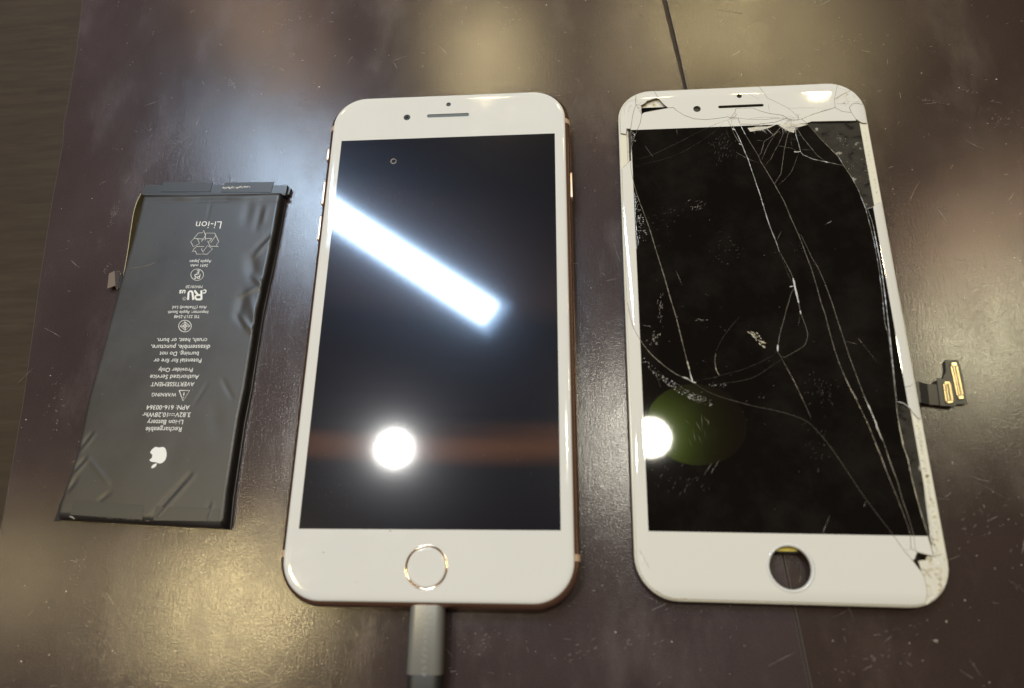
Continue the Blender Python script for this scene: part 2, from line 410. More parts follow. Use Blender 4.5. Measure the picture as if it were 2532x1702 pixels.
mat_r = sheet('desk_mat', seam_r + [(400, seam_r[-1][1]), (400, seam_r[0][1])], 'mat_right', 'dark brown desk mat under the right half of the cracked screen')

def wear(parent, region, n_s, n_d, seed):
    r = random.Random(seed); ps, pd, dk = [], [], []
    for _ in range(n_s):
        px, py = region(r); p = U(px, py, 0); a = r.uniform(0, 2 * math.pi) if r.random() < 0.5 else r.gauss(0.3, 0.5)
        L = r.choice([1.0, 1.5, 2.5, 4, 7]) * r.uniform(0.5, 1.2); k = r.uniform(-0.25, 0.25); pts = []
        for i in range(7): t = i / 6; pts.append((p.x + L * t * math.cos(a + k * t), p.y + L * t * math.sin(a + k * t)))
        (ps if r.random() < 0.78 else dk).append(ribbon(pts, r.uniform(0.04, 0.11), 0.004, 0.1, 0.5, r))
    for _ in range(n_d):
        px, py = region(r); p = U(px, py, 0); s = r.choice([0.05, 0.07, 0.09, 0.13, 0.2]) * r.uniform(0.7, 1.2); m = r.randint(4, 6); a0 = r.random() * 6; st = r.uniform(0.4, 1)
        ring = [(p.x + s * math.cos(a0 + 6.283 * i / m) * r.uniform(0.7, 1.2), p.y + st * s * math.sin(a0 + 6.283 * i / m) * r.uniform(0.7, 1.2), 0.004) for i in range(m)]
        pd.append((ring + [(p.x, p.y, 0.004 + s * 0.7)], [(i, (i + 1) % m, m) for i in range(m)]))
    mk('scratches', *join(ps), 'scratch', parent, kind='stuff'); mk('scratches', *join(dk), 'scratch_dark', parent, kind='stuff'); mk('dust', *join(pd), 'dust', parent, kind='stuff')
def reg_l(r):
    while True:
        x, y = r.uniform(0, 1900), r.uniform(0, 1702)
        if x > 215 - y * 0.155 and x < 1620 + y * 0.2: return x, y
def reg_r(r):
    while True:
        x, y = r.uniform(1700, 2532), r.uniform(0, 1702)
        if x > 1660 + y * 0.21: return x, y
def blot(parent, px, py, rx, ry, ang, seed, n=26, mat='smear'):
    """irregular dried smear made of many small flecks"""
    r = random.Random(seed); ps = []; c = U(px, py, 0)
    for _ in range(n):
        u, v = r.gauss(0, 0.45), r.gauss(0, 0.45); x = c.x + rx * u * math.cos(ang) - ry * v * math.sin(ang); y = c.y + rx * u * math.sin(ang) + ry * v * math.cos(ang)
        L = r.uniform(0.3, 1.1); a = ang + r.gauss(0, 0.5)
        ps.append(ribbon([(x, y), (x + L * .5 * math.cos(a), y + L * .5 * math.sin(a)), (x + L * math.cos(a), y + L * math.sin(a))], r.uniform(0.08, 0.24), 0.006, 0.2, 0.4, r))
    mk('dried_smear', *join(ps), mat, parent, kind='stuff')
def grit(parent, region, n, seed):
    r = random.Random(seed); ps = []
    for _ in range(n):
        px, py = region(r); p = U(px, py, 0); s_ = r.choice([0.08, 0.12, 0.2, 0.3]) * r.uniform(.7, 1.2); m = 5; a0 = r.random() * 6
        ring = [(p.x + s_ * math.cos(a0 + 6.283 * i / m) * r.uniform(.4, 1.2), p.y + .6 * s_ * math.sin(a0 + 6.283 * i / m) * r.uniform(.6, 1.2), 0.004) for i in range(m)]
        ps.append((ring + [(p.x, p.y, 0.02)], [(i, (i + 1) % m, m) for i in range(m)]))
    mk('grit', *join(ps), 'scratch_dark', parent, kind='stuff')
grit(mat_l, reg_l, 220, 31); grit(mat_r, reg_r, 190, 32)
for i_, (x_, y_, rx_, ry_, a_) in enumerate(((700, 60, 12, 3, .4), (1500, 1600, 14, 3, .2), (330, 1560, 16, 5, .1), (1250, 60, 9, 3, .8), (1440, 900, 4, 9, .1), (140, 1000, 4, 12, .2), (1180, 1600, 8, 3, .5))): blot(mat_l, x_, y_, rx_, ry_, a_, 60 + i_, 30)
for i_, (x_, y_, rx_, ry_, a_) in enumerate(((2480, 300, 8, 3, .4), (2100, 100, 12, 3, .2), (2420, 1300, 9, 4, .6), (2150, 1640, 14, 3, .2))): blot(mat_r, x_, y_, rx_, ry_, a_, 80 + i_, 26)
wear(mat_l, reg_l, 330, 520, 3); wear(mat_r, reg_r, 190, 240, 5)
blot(mat_l, 280, 535, 5, 1.0, 1.5, 1, 46); blot(mat_l, 425, 370, 7, 2.2, 0.8, 2, 40); blot(mat_l, 265, 660, 3, 0.6, 1.5, 3, 16); blot(mat_l, 570, 200, 4, 1.0, -0.9, 4, 26)
blot(mat_l, 385, 80, 3, 0.7, 0.6, 5, 14); blot(mat_l, 720, 135, 1.6, 0.8, 0.2, 6, 12); blot(mat_l, 190, 1400, 6, 2.5, 1.3, 7, 26); blot(mat_l, 420, 350, 9, 3.5, 1.0, 8, 24)
blot(mat_r, 2390, 225, 5, 1.2, -0.4, 9, 16); blot(mat_r, 2300, 250, 6, 1.0, -0.3, 10, 14); blot(mat_r, 2200, 1560, 6, 0.5, 0.25, 11, 12); blot(mat_r, 2310, 1585, 0.5, 0.3, 0, 12, 6, 'dust')

# ------------------------------------------------------------------ smartphone
ZA = 7.3
FA, GA = homog(SC, [tuple(U(*p, ZA)[:2]) for p in ((844.7, 348.9), (1371.7, 330.1), (1386.6, 1312.0), (738.9, 1307.8))])
phone = root('smartphone', 'intact white faced phone with a gold frame, plugged into the cable', 'phone', (0, 0, 0))
def pk(name, vs, fs, mats, parent=None, **kw): return mk(name, warpv(vs, FA), fs, mats, parent or phone, **kw)
def body(i): return rr(-39.05 + i, 39.05 - i, -80.0 + i, 78.9 - i, max(1.0, 11.9 - i), 12)
prof = [(3.4, 0.02), (2.2, 0.25), (1.2, 0.8), (0.45, 1.7), (0.08, 2.7), (0.0, 3.7), (0.06, 4.7), (0.38, 5.6), (0.95, 6.3), (1.5, 6.62), (1.62, 6.40)]
o = pk('frame', *solid([(body(i), z) for i, z in prof]), 'gold'); autosmooth(o, 40)
def gl(i): return rr(-37.5 + i, 37.5 - i, -78.6 + i, 77.45 - i, max(1.0, 10.4 - i), 12)
gprof = [(0.0, 6.30), (0.0, 6.78), (0.06, 6.92), (0.22, 7.06), (0.5, 7.17), (0.9, 7.245), (1.4, 7.285), (2.0, 7.3)]
HOME = (0.05, -70.1)
slot_a = stadium(0.0, 69.25, 6.85, 0.62); cam_a = circ(-13.4, 69.05, 1.12, 24); sen_a = circ(0.0, 73.55, 0.78, 20)
disp = [(-SW, -SH), (SW, -SH), (SW, SH), (-SW, SH)]
vs, fs = solid([(gl(i), z) for i, z in gprof], [circ(*HOME, 5.5, 48), slot_a, cam_a, sen_a, resample(disp + [disp[0]], 4.0)[:-1]], hole_depth=0.30)
o = pk('front_glass', vs, fs, 'white_glass'); autosmooth(o, 30)
dsp2 = [(x * 0.9998, y * 0.9998) for x, y in disp]
pk('display', [(x, y, ZA) for x, y in dsp2] + [(x, y, 7.02) for x, y in dsp2], [(0, 1, 2, 3), (7, 6, 5, 4), (0, 4, 5, 1), (1, 5, 6, 2), (2, 6, 7, 3), (3, 7, 4, 0)], 'display')
# home button: metal ring and white disc
vs, fs = [], []; N = 48; rp = [(5.50, 7.28), (5.42, 7.31), (5.22, 7.305), (5.0, 7.17), (4.92, 7.08)]
for r, z in rp: vs += [(HOME[0] + r * math.cos(6.28319 * i / N), HOME[1] + r * math.sin(6.28319 * i / N), z) for i in range(N)]
for k in range(len(rp) - 1): fs += [(k * N + i, k * N + (i + 1) % N, (k + 1) * N + (i + 1) % N, (k + 1) * N + i) for i in range(N)]
vs2, fs2 = [], []
for r, z in [(4.92, 7.1), (4.85, 7.2), (4.5, 7.19), (3.0, 7.15), (1.5, 7.13)]: vs2 += [(HOME[0] + r * math.cos(6.28319 * i / N), HOME[1] + r * math.sin(6.28319 * i / N), z) for i in range(N)]
for k in range(4): fs2 += [(k * N + i, k * N + (i + 1) % N, (k + 1) * N + (i + 1) % N, (k + 1) * N + i) for i in range(N)]
fs2.append(tuple(range(4 * N, 5 * N)))
hb = pk('home_button', vs2, fs2, 'white_glass', smooth=True)
pk('ring', vs, fs, 'gold_shine', hb, smooth=True)
def plate(outline, z, th=0.06): return solid([(outline, z - th), (outline, z)])
e = pk('earpiece', *plate(stadium(0.0, 69.25, 6.75, 0.56), 7.12), 'mesh_grey')
rim_o, rim_i = stadium(0.0, 69.25, 7.25, 1.0), stadium(0.0, 69.25, 6.9, 0.66)
n = len(rim_o); pk('rim', [(x, y, 7.303) for x, y in rim_o] + [(x, y, 7.335) for x, y in rim_i] , [(i, (i + 1) % n, n + (i + 1) % n, n + i) for i in range(n)], 'white_glass', e, smooth=True)
fc = pk('front_camera', *plate(circ(-13.4, 69.05, 1.1, 24), 7.05), 'black')
pk('lens', *solid([(circ(-13.4, 69.05, 0.62, 20), 7.05), (circ(-13.4, 69.05, 0.5, 20), 7.13), (circ(-13.4, 69.05, 0.25, 20), 7.17)]), 'lens', fc, smooth=True)
pk('light_sensor', *plate(sen_a and circ(0.0, 73.55, 0.76, 20), 7.08), 'black')
# side keys
def key(name, ya, yb, side, z=4.3):
    y0, y1 = sorted((ya, yb)); x0 = side * 38.6; x1 = side * 39.38
    sec = rr(y0, y1, z - 0.95, z + 0.95, 0.9, 5); n = len(sec)
    vs = [(x0, y, zz) for y, zz in sec] + [(x1 - side * 0.12, y, zz) for y, zz in sec] + [(x1, y * 0.985 + (y0 + y1) / 2 * 0.015, (zz - z) * 0.85 + z) for y, zz in sec]
    fs = [(k * n + i, k * n + (i + 1) % n, (k + 1) * n + (i + 1) % n, (k + 1) * n + i) for k in range(2) for i in range(n)] + [tuple(range(2 * n, 3 * n))]
    if side > 0: fs = [f[::-1] for f in fs]
    o = pk(name, vs, [f[::-1] for f in fs], 'key_gold'); autosmooth(o, 40)
def ydes(px, py, z=4.3): p = U(px, py, z); return GA(p.x, p.y)[1]
key('mute_switch', ydes(809, 369), ydes(806, 402), -1); key('volume_key', ydes(803, 449), ydes(797, 511), -1); key('volume_key', ydes(794, 534), ydes(787, 599), -1); key('power_key', ydes(1412, 428), ydes(1413, 495), 1)
def band(y, side):
    vs, fs = [], []
    for yy in (y - 0.85, y + 0.85): vs += [(side * (39.05 - i + 0.03), yy, z) for i, z in prof[1:10]]
    n = 9; fs = [(i, i + 1, n + i + 1, n + i) for i in range(n - 1)]
    pk('antenna_band', vs, fs if side < 0 else [f[::-1] for f in fs], 'antenna', smooth=True)
band(ydes(1404, 303, 5.5), 1); band(ydes(1429, 1380, 5.5), 1); band(ydes(822, 322, 5.5), -1); band(ydes(698, 1369, 5.5), -1)
# dust, hair and smudges on the display
def fleck(px, py, z, s, a, L, F=None):
    p = U(px, py, z); return ribbon([(p.x + L * t * math.cos(a + 0.6 * t), p.y + L * t * math.sin(a + 0.6 * t)) for t in (0, .33, .66, 1)], s, z + 0.004, 0.3, 0.4)
r = random.Random(11); ps = []
for cx, cy, sx, sy, n in ((960, 480, 40, 35, 26), (845, 1225, 20, 40, 30), (800, 1200, 30, 30, 16), (1110, 330 + 120, 230, 90, 10), (1050, 800, 260, 250, 26), (1290, 1160, 40, 90, 8)):
    for _ in range(n): ps.append(fleck(r.gauss(cx, sx), r.gauss(cy, sy), ZA, r.uniform(0.05, 0.13), r.uniform(0.4, 1.6), r.uniform(0.08, 0.5)))
ps = [p for p in ps if all(abs(GA(v[0], v[1])[0]) < SW - 0.5 and abs(GA(v[0], v[1])[1]) < SH - 0.5 for v in p[0])]
mk('dust', *join(ps), 'smudge', phone, kind='stuff')
c = U(973, 399, ZA); ring = [(c.x + 0.85 * math.cos(a * 0.35) * (1 + 0.1 * math.sin(a * 2)), c.y + 0.85 * math.sin(a * 0.35)) for a in range(19)]
mk('water_mark', *ribbon(ring, 0.28, ZA + 0.004, 1, 0.5), 'scratch', phone)
mk('dust', *join([fleck(798, 1365, ZA, 0.18, -0.9, 0.5), fleck(962, 1311, ZA, 0.1, -1.0, 0.8), fleck(880, 1440, ZA, 0.12, 0.2, 0.2)]), 'scratch_dark', phone, kind='stuff')

# ------------------------------------------------------------------ charging cable
p0, p1 = U(1053, 1507, 6.4), U(1045.5, 1671, 6.4)
ax = Vector((p1.x - p0.x, p1.y - p0.y)).normalized(); pr = Vector((-ax.y, ax.x))
cable = root('charging_cable', 'grey metal cable plug with black strain relief pushed into the gold phone', 'cable', (p0.x, p0.y, 0))
def sweep(name, secs, mat, parent):
    """secs: (distance along axis, half width, z0, z1, corner radius)"""
    vs, fs = [], []; n = None
    for d, hw, z0, z1, r in secs:
        s = rr(-hw, hw, z0, z1, r, 6); n = len(s)
        vs += [(p0.x + ax.x * d + pr.x * u, p0.y + ax.y * d + pr.y * u, z) for u, z in s]
    m = len(secs)
    fs = [(k * n + i, (k + 1) * n + i, (k + 1) * n + (i + 1) % n, k * n + (i + 1) % n) for k in range(m - 1) for i in range(n)] + [tuple(range(n)), tuple(range((m - 1) * n, m * n))[::-1]]
    o = mk(name, vs, fs, mat, parent); autosmooth(o, 40); return o
Lh = (p1 - p0).length
hous = sweep('plug_housing', [(-1.0, 4.35, 0.9, 6.4, 2.1), (Lh - 0.25, 4.45, 0.8, 6.45, 2.1), (Lh, 4.3, 0.95, 6.3, 2.0)], 'alu', cable)
sweep('plug_tip', [(-6.0, 3.3, 2.9, 4.4, 0.7), (-0.95, 3.3, 2.9, 4.4, 0.7)], 'steel', cable)
sweep('strain_relief', [(Lh + 0.02, 4.1, 1.0, 6.2, 2.0), (Lh + 0.4, 4.3, 0.8, 6.3, 2.1), (Lh + 7, 4.1, 0.8, 6.2, 2.1), (Lh + 16, 2.6, 0.6, 5.4, 2.2), (Lh + 26, 1.8, 0.2, 3.8, 1.75)], 'rubber', cable)
sweep('cord', [(Lh + 25.9, 1.6, 0.4, 3.6, 1.55), (Lh + 34, 1.6, 0.02, 3.2, 1.55), (Lh + 90, 1.6, 0.02, 3.2, 1.55)], 'rubber', cable)
# worn, unreadable embossed marks on the housing
r = random.Random(4); ps = []
for k in range(9):
    d = 3.0 + k * 1.45; u = 0.2 + 0.15 * math.sin(k)
    for q in range(2):
        uu = u + r.uniform(-0.3, 0.3); c = (p0.x + ax.x * (d + q * 0.5) + pr.x * uu, p0.y + ax.y * (d + q * 0.5) + pr.y * uu); L = r.uniform(0.35, 0.7)
        ps.append(ribbon([(c[0] + pr.x * L * t + ax.x * 0.12 * math.cos(3 * t), c[1] + pr.y * L * t + ax.y * 0.12 * math.cos(3 * t)) for t in (-1, -.5, 0, .5, 1)], 0.12, 6.405 + 0.0028 * d, 0.5, 0.3, r))
mk('embossed_marks', *join(ps), 'alu', cable, kind='stuff', smooth=True)

# ------------------------------------------------------------------ cracked display assembly
ZB = 3.0
LIFT = 1.1      # assembly raised on an added hidden block to widen its contact shadow
_b = [U(*p, ZB + LIFT) for p in ((1560, 321.8), (1603.4, 1313.8), (2294.4, 1326.1))]
_tr = _b[0] + _b[2] - _b[1]
FB, GB = homog(SC, [(_b[0].x, _b[0].y), (_tr.x, _tr.y), (_b[2].x, _b[2].y), (_b[1].x, _b[1].y)])
bc = FB(0, 0)
panel = root('cracked_screen', 'removed white phone screen with shattered glass and an open button hole', 'phone screen', (bc[0], bc[1], 0))
panel.location.z = LIFT * MM
def bk(name, vs, fs, mats, parent=None, **kw): return mk(name, warpv(vs, FB), fs, mats, parent or panel, **kw)
RG = {'s': (0, 0, 1), 'tl': (1520, 200, 7.127), 'tm': (1740, 230, 6.272), 'tr': (1940, 190, 4.48), 'l1': (1530, 400, 5.227), 'l2': (1530, 700, 5.227), 'm1': (1820, 450, 5.227),
      'm2': (1820, 740, 5.227), 'r1': (2080, 480, 4.9), 'r2': (2120, 780, 4.9), 'br': (2000, 1050, 4.9), 'BR': (2080, 1270, 6.273), 'bl': (1550, 1270, 6.273), 'tp': (1500, 180, 3.0158), 'big': (1540, 650, 2.592), 'fx': (2200, 860, 8.7125)}
def T(*spec, z=ZB):
    """('tag', (x,y), (x,y), 'tag2', ...) pixels read in enlarged crops -> mm points on the glass"""
    out = []; g = RG['s']
    for s in spec:
        if isinstance(s, str): g = RG[s]
        else: p = U(g[0] + s[0] / g[2], g[1] + s[1] / g[2], z + LIFT); out.append((p.x, p.y))
    return out
def bo(i, n=10): return [FB(*p) for p in rr(-38.0 + i, 38.1 - i, -77.3 + i, 75.8 - i, max(0.8, 10.6 - i), n)]
HB = GB(*T('s', (1955, 1404.5))[0])
# carrier frame: outer rim plus floor lip, open in the middle and at the home button
def ringsolid(outer, inner, z0, z1, bev=0.25):
    n = len(outer)
    def lerp(a, b, t): return [(p[0] + (q[0] - p[0]) * t, p[1] + (q[1] - p[1]) * t) for p, q in zip(a, b)]
    rings = [(inner, z0), (outer, z0), (outer, z1 - bev), (lerp(outer, inner, 0.10), z1), (lerp(outer, inner, 0.9), z1), (inner, z1 - bev)]
    vs = [(x, y, z) for o, z in rings for x, y in o]; m = len(rings)
    return vs, [(k * n + i, k * n + (i + 1) % n, ((k + 1) % m) * n + (i + 1) % n, ((k + 1) % m) * n + i) for k in range(m) for i in range(n)]
fr = mk('carrier_frame', *ringsolid(bo(0), bo(2.6), 1.75, 2.62), 'cream2', panel); autosmooth(fr, 30)
mk('frame_lip', *ringsolid(bo(0.75), bo(3.0), 1.0, 2.30, 0.1), 'cream', panel)
mk('back_rim', *ringsolid(bo(0.2), bo(2.9), 0.0, 1.74, 0.1), 'shell_black', panel)
bp_ = rr(-35.5, 35.5, -62.8, 64.0, 1.0, 3)
bk('back_plate', *solid([(bp_, 0.02), (bp_, 1.9)]), 'shell_black')
bs_ = rr(-27, 29, -48, 52, 2.0, 4)
bk('lift_block', *solid([(bs_, 0.01 - LIFT), (bs_, 0.015)]), 'shell_black')  # added unseen block that carries the raised assembly
lo = rr(-34.9, 34.9, -62.2, 61.7, 0.3, 2)
bk('lcd_panel', *solid([(lo, 1.91), (lo, 2.36)]), 'black')
bk('top_bracket', *plate(rr(-33, 33, 63.2, 74.0, 1.0, 3), 2.0, 1.0), 'cream')
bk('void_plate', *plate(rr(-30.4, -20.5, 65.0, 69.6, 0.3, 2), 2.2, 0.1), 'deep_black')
bk('yellow_tape', *plate(rr(HB[0] - 4.0, HB[0] + 2.6, HB[1] + 4.0, HB[1] + 7.5, 0.3, 2), 1.3, 0.25), 'yellow')
bk('tape_edge', *plate(rr(HB[0] - 5.5, HB[0] + 5.5, HB[1] + 3.6, HB[1] + 7.9, 0.3, 2), 1.02, 0.15), 'adhesive')
vs, fs = [], []; N = 48; rp = [(5.85, 2.60), (5.80, 3.02), (5.55, 3.10), (5.25, 3.06), (5.05, 2.75), (5.05, 2.1)]
for r_, z in rp: vs += [(HB[0] + r_ * math.cos(6.28319 * i / N), HB[1] + r_ * math.sin(6.28319 * i / N), z) for i in range(N)]
for k in range(len(rp) - 1): fs += [(k * N + i, k * N + (i + 1) % N, (k + 1) * N + (i + 1) % N, (k + 1) * N + i) for i in range(N)]
bk('button_hole_rim', vs, fs, 'white_glass', smooth=True)
# adhesive laid bare where the glass is gone
ad1 = T('tr', (215, 512), (520, 525), (760, 515), (800, 505), (850, 510), (880, 680), (930, 930), (1010, 1410), (980, 1460), (890, 1475), (820, 1300), (640, 1000), (420, 720), (255, 545), z=2.5)
mk('adhesive', *solid([(ad1[::-1] if area2(ad1) < 0 else ad1, 2.37), (ad1[::-1] if area2(ad1) < 0 else ad1, 2.50)]), 'adhesive', panel)
ad2 = T('r2', (465, 1050), (560, 1075), (640, 1150), (680, 1290), (700, 1400), 'br', (1310, 230), (1350, 400), (1390, 700), (1410, 900), (1470, 1330), (1400, 1335), (1345, 1080), (1250, 720), (1150, 320), (1095, 20), z=2.5)
mk('adhesive', *solid([(ad2[::-1] if area2(ad2) < 0 else ad2, 2.37), (ad2[::-1] if area2(ad2) < 0 else ad2, 2.48)]), 'adhesive', panel)

# cracks traced on the glass: (points, width mm, material, splits the glass?)
CK = []
def crack(w, mat, split, *spec, sm=1):
    p = T(*spec); CK.append((smooth_line(p, sm) if sm else p, w, mat, split))
# top left corner
crack(.10, 'crack', 1, 'tl', (690, 150), (705, 205), (740, 255), (765, 305), (860, 410), (940, 478), sm=0)
crack(.08, 'crack', 1, 'tl', (940, 478), (1030, 470), (1100, 530), (1220, 605), (1400, 670), (1600, 685), (1800, 665), (1990, 635), 'tm', (372, 370), (420, 385), sm=0)
crack(.08, 'crack', 1, 'tl', (940, 478), (740, 515), (515, 558), (475, 590), sm=0)
crack(.08, 'crack', 1, 'tl', (765, 305), (690, 315), (600, 350), (580, 345), (540, 390), (460, 435), (475, 590), sm=0)
crack(.12, 'crack', 1, 'tl', (460, 435), (375, 420), (365, 350), (375, 280), (360, 190), sm=0)
crack(.07, 'crack', 1, 'tl', (375, 420), (340, 520), (315, 620), (295, 760), (280, 850), sm=0)
crack(.09, 'crack', 1, 'tl', (475, 590), (450, 740), (400, 860), (340, 1010), (300, 1150), (285, 1290), (288, 1400), sm=0)
crack(.08, 'crack', 1, 'tl', (375, 420), (420, 500), (475, 590), sm=0)
crack(.08, 'crack', 1, 'tl', (288, 1400), (200, 1480), (140, 1530), (100, 1560), (60, 1590), sm=0)
crack(.07, 'crack', 1, 'tl', (60, 925), (125, 930), (200, 945), (210, 845), (280, 850), (300, 1150), sm=0)
crack(.05, 'crack', 0, 'tl', (90, 680), (170, 660), (165, 460), (230, 370), (370, 330), sm=0)
crack(.06, 'crack', 0, 'tl', (240, 560), (250, 490), (300, 420))
crack(.05, 'crack_lo', 0, 'tl', (300, 1390), (480, 1370), (660, 1310), (900, 1195), (1180, 1060), (1600, 840), (1960, 690))
crack(.04, 'crack_lo', 0, 'tl', (340, 1520), (600, 1450), (1000, 1350), (1400, 1150), (1800, 870), (1930, 720))
crack(.05, 'crack', 0, 'tl', (535, 1145), (600, 1240), (675, 1345)); crack(.05, 'crack', 0, 'tl', (1090, 850), (1105, 960))
# long left crack and its landing point
crack(.14, 'crack', 1, 'tl', (288, 1400), 'l1', (150, 60), (170, 170), (200, 310), (250, 470), (330, 680), (400, 870), (470, 1110), (530, 1300), (610, 1560), 'l2', (660, 180), (740, 430), (800, 680), (860, 920), (910, 1120), (945, 1275))
crack(.13, 'crack', 1, 'l2', (60, 150), (120, 270), (150, 450), (190, 590), (255, 700), (340, 830), (430, 935), (560, 1050), (700, 1155), (820, 1220), (945, 1275))
crack(.11, 'crack_lo', 1, 'l2', (945, 1275), (1100, 1380), (1250, 1450), (1400, 1500), (1568, 1545), 'm2', (250, 1390), (500, 1435), (700, 1490), (900, 1565), 'br', (60, 30), (200, 190), (320, 350), (480, 590), (650, 850), (800, 1050), (1020, 1335), 'BR', (900, 470), (980, 580), (1100, 720), (1200, 850), (1270, 930), (1320, 1100), (1340, 1260), (1300, 1400), (1270, 1500))
crack(.22, 'crack_hi', 0, 'l2', (820, 1215), (890, 1235), (950, 1280), (1000, 1290)); crack(.2, 'crack_hi', 0, 'l2', (915, 1130), (930, 1200), (960, 1290))
crack(.22, 'chip', 0, 'l2', (880, 1000), (915, 1125))
crack(.12, 'crack', 0, 'l2', (1255, 910), (1240, 1000), (1255, 1100)); crack(.14, 'chip', 0, 'l2', (1250, 1090), (1270, 1150), (1300, 1195))
crack(.05, 'crack_lo', 0, 'l2', (1260, 880), (1320, 740), (1450, 560), (1568, 430))
crack(.10, 'crack_lo', 0, 'l2', (465, 1130), (500, 1240), (545, 1350)); crack(.04, 'crack_lo', 0, 'l2', (960, 1270), (1200, 1230), (1400, 1170), 'm2', (0, 940), (150, 885), (320, 815), (540, 690))
crack(.05, 'crack_lo', 0, 'l2', (1150, 1330), (1400, 1290), (1568, 1270), 'm2', (250, 1010), (480, 850), (660, 735), (870, 615))
# first long crack
crack(.13, 'crack_hi', 1, 'tm', (420, 385), (440, 500), (520, 640), (590, 790), (640, 920), (690, 1030), (730, 1160), (780, 1300), (830, 1450), 'm1', (250, 0), (300, 130), (350, 300), (420, 530), (470, 660), (520, 780), (560, 905))
crack(.07, 'crack', 1, 'm1', (560, 905), (600, 970), (660, 1080), (735, 1230), (765, 1350), 'm2', (800, 0), (830, 160), (870, 270), (910, 380), (930, 470), (900, 580), (860, 620), (760, 680), (600, 770), (540, 690))
crack(.05, 'crack_lo', 0, 'm1', (570, 930), (650, 1150), (730, 1310)); crack(.28, 'crack_hi', 0, 'm1', (735, 1240), (752, 1300), (760, 1350), (790, 1480), (810, 1568)); crack(.2, 'crack_hi', 0, 'm1', (690, 1357), (765, 1345))
crack(.06, 'crack', 1, 'm1', (765, 1350), (710, 1440), (680, 1560), 'm2', (660, 100), (620, 260), (570, 430), (540, 600), (540, 690))
crack(.3, 'crack_hi', 0, 'm2', (540, 590), (540, 640), (540, 680)); crack(.05, 'crack', 0, 'm2', (825, 180), (810, 330), (740, 490), (560, 670)); crack(.3, 'crack_hi', 0, 'm2', (830, 150), (838, 195))
crack(.09, 'crack', 0, 'm2', (580, 750), (640, 860), (740, 1040), (830, 1230), (900, 1380), (970, 1540))
crack(.06, 'crack', 0, 'tm', (500, 920), (680, 1020), (850, 1085)); crack(.05, 'crack', 0, 'm1', (590, 630), (530, 750)); crack(.05, 'crack_lo', 0, 'tm', (350, 560), (365, 630), (400, 700))
crack(.10, 'crack', 0, 'tm', (370, 420), (430, 530), (470, 640), (560, 780)); crack(.3, 'crack_hi', 0, 'tm', (440, 555), (490, 575)); crack(.2, 'crack_hi', 0, 'tm', (545, 785), (600, 810)); crack(.2, 'crack', 0, 'tm', (470, 300), (520, 350), (400, 400))
# second long crack and its twin
crack(.10, 'crack', 1, 'tm', (420, 385), (530, 390), (590, 550), (640, 640), (720, 770), (850, 980), (880, 1060), (980, 1220), (1100, 1420), (1180, 1568), 'm1', (530, 90), (620, 250), (710, 470), (800, 670), (840, 760), (900, 930), (970, 1110), (1040, 1340), (1100, 1568), 'm2', (1150, 190), (1200, 390), (1270, 640), (1330, 820), (1400, 990), (1480, 1160), (1568, 1330), 'br', (720, 0), (800, 200), (870, 370), (950, 590), (1060, 860), (1130, 1040), (1200, 1230), (1230, 1340), 'BR', (1080, 540), (1180, 600), sm=0)
crack(.16, 'crack_hi', 0, 'tm', (560, 470), (600, 560), (650, 650)); crack(.2, 'crack', 0, 'm2', (1410, 1010), (1480, 1160), (1568, 1310)); crack(.16, 'crack', 0, 'br', (800, 220), (870, 370), (950, 590))
crack(.09, 'crack', 1, 'm1', (800, 670), (845, 700), (900, 810), (980, 980), (1060, 1110), (1140, 1290), (1240, 1560), 'm2', (1320, 300), (1400, 540), (1460, 730), (1520, 890), (1568, 1020), 'r2', (0, 760), (90, 1000), (160, 1150), (240, 1340), (330, 1568), 'br', (810, 0), (900, 200), (980, 430), (1070, 680), (1130, 900), (1200, 1100), (1270, 1340), 'BR', (1150, 560), (1180, 600), sm=0)
crack(.22, 'crack_hi', 0, 'r2', (85, 990), (160, 1150), (240, 1340), 'br', (810, 0), (890, 190)); crack(.14, 'crack', 0, 'br', (930, 300), (1000, 500), (1070, 690))
crack(.05, 'crack', 0, 'm2', (1410, 545), (1568, 580)); crack(.07, 'crack', 0, 'r2', (0, 270), (60, 340)); crack(.04, 'crack_lo', 0, 'r2', (60, 340), (250, 580)); crack(.05, 'crack', 0, 'br', (690, 930), (670, 1000)); crack(.06, 'crack', 0, 'br', (255, 1100), (165, 1320))
# the main impact near the top
crack(.08, 'crack', 1, 'tp', (1125, 70), (1140, 110), (1165, 140), (1200, 190), 'tm', (1150, 155), (1310, 235), (1430, 340), (1470, 365), (1460, 420), sm=0)
crack(.07, 'crack', 1, 'tm', (1460, 420), (1370, 420), (1290, 390), (1230, 350), (1000, 315), (870, 280), (760, 235), (500, 240), (485, 300), (420, 385), sm=0)
crack(.07, 'crack', 1, 'tm', (1290, 390), (1100, 400), (900, 415), (680, 410), (530, 390), sm=0)
crack(.07, 'crack', 1, 'tm', (1290, 390), (1240, 410), (1100, 455), (820, 490), (560, 485), sm=0)
crack(.05, 'crack', 0, 'tm', (680, 405), (900, 375), (1180, 380)); crack(.05, 'crack', 0, 'tm', (1000, 170), (1020, 310)); crack(.05, 'crack', 0, 'tm', (650, -5), (880, 105)); crack(.04, 'crack_lo', 0, 'tm', (1310, 240), (1600, 230), (1900, 240))
crack(.08, 'crack', 1, 'tm', (1370, 420), (1250, 480), (1130, 600), (1050, 680), (940, 750), (920, 830), (890, 930), (855, 985), sm=0)
crack(.07, 'crack', 1, 'tm', (1370, 420), (1300, 520), (1250, 600), (1150, 820), (1100, 900), (1040, 1030), (935, 1135), sm=0)
crack(.06, 'crack', 1, 'tm', (1370, 420), (1330, 540), (1310, 620), (1250, 880), (1220, 1100), (1200, 1250), (1095, 1415), sm=0)
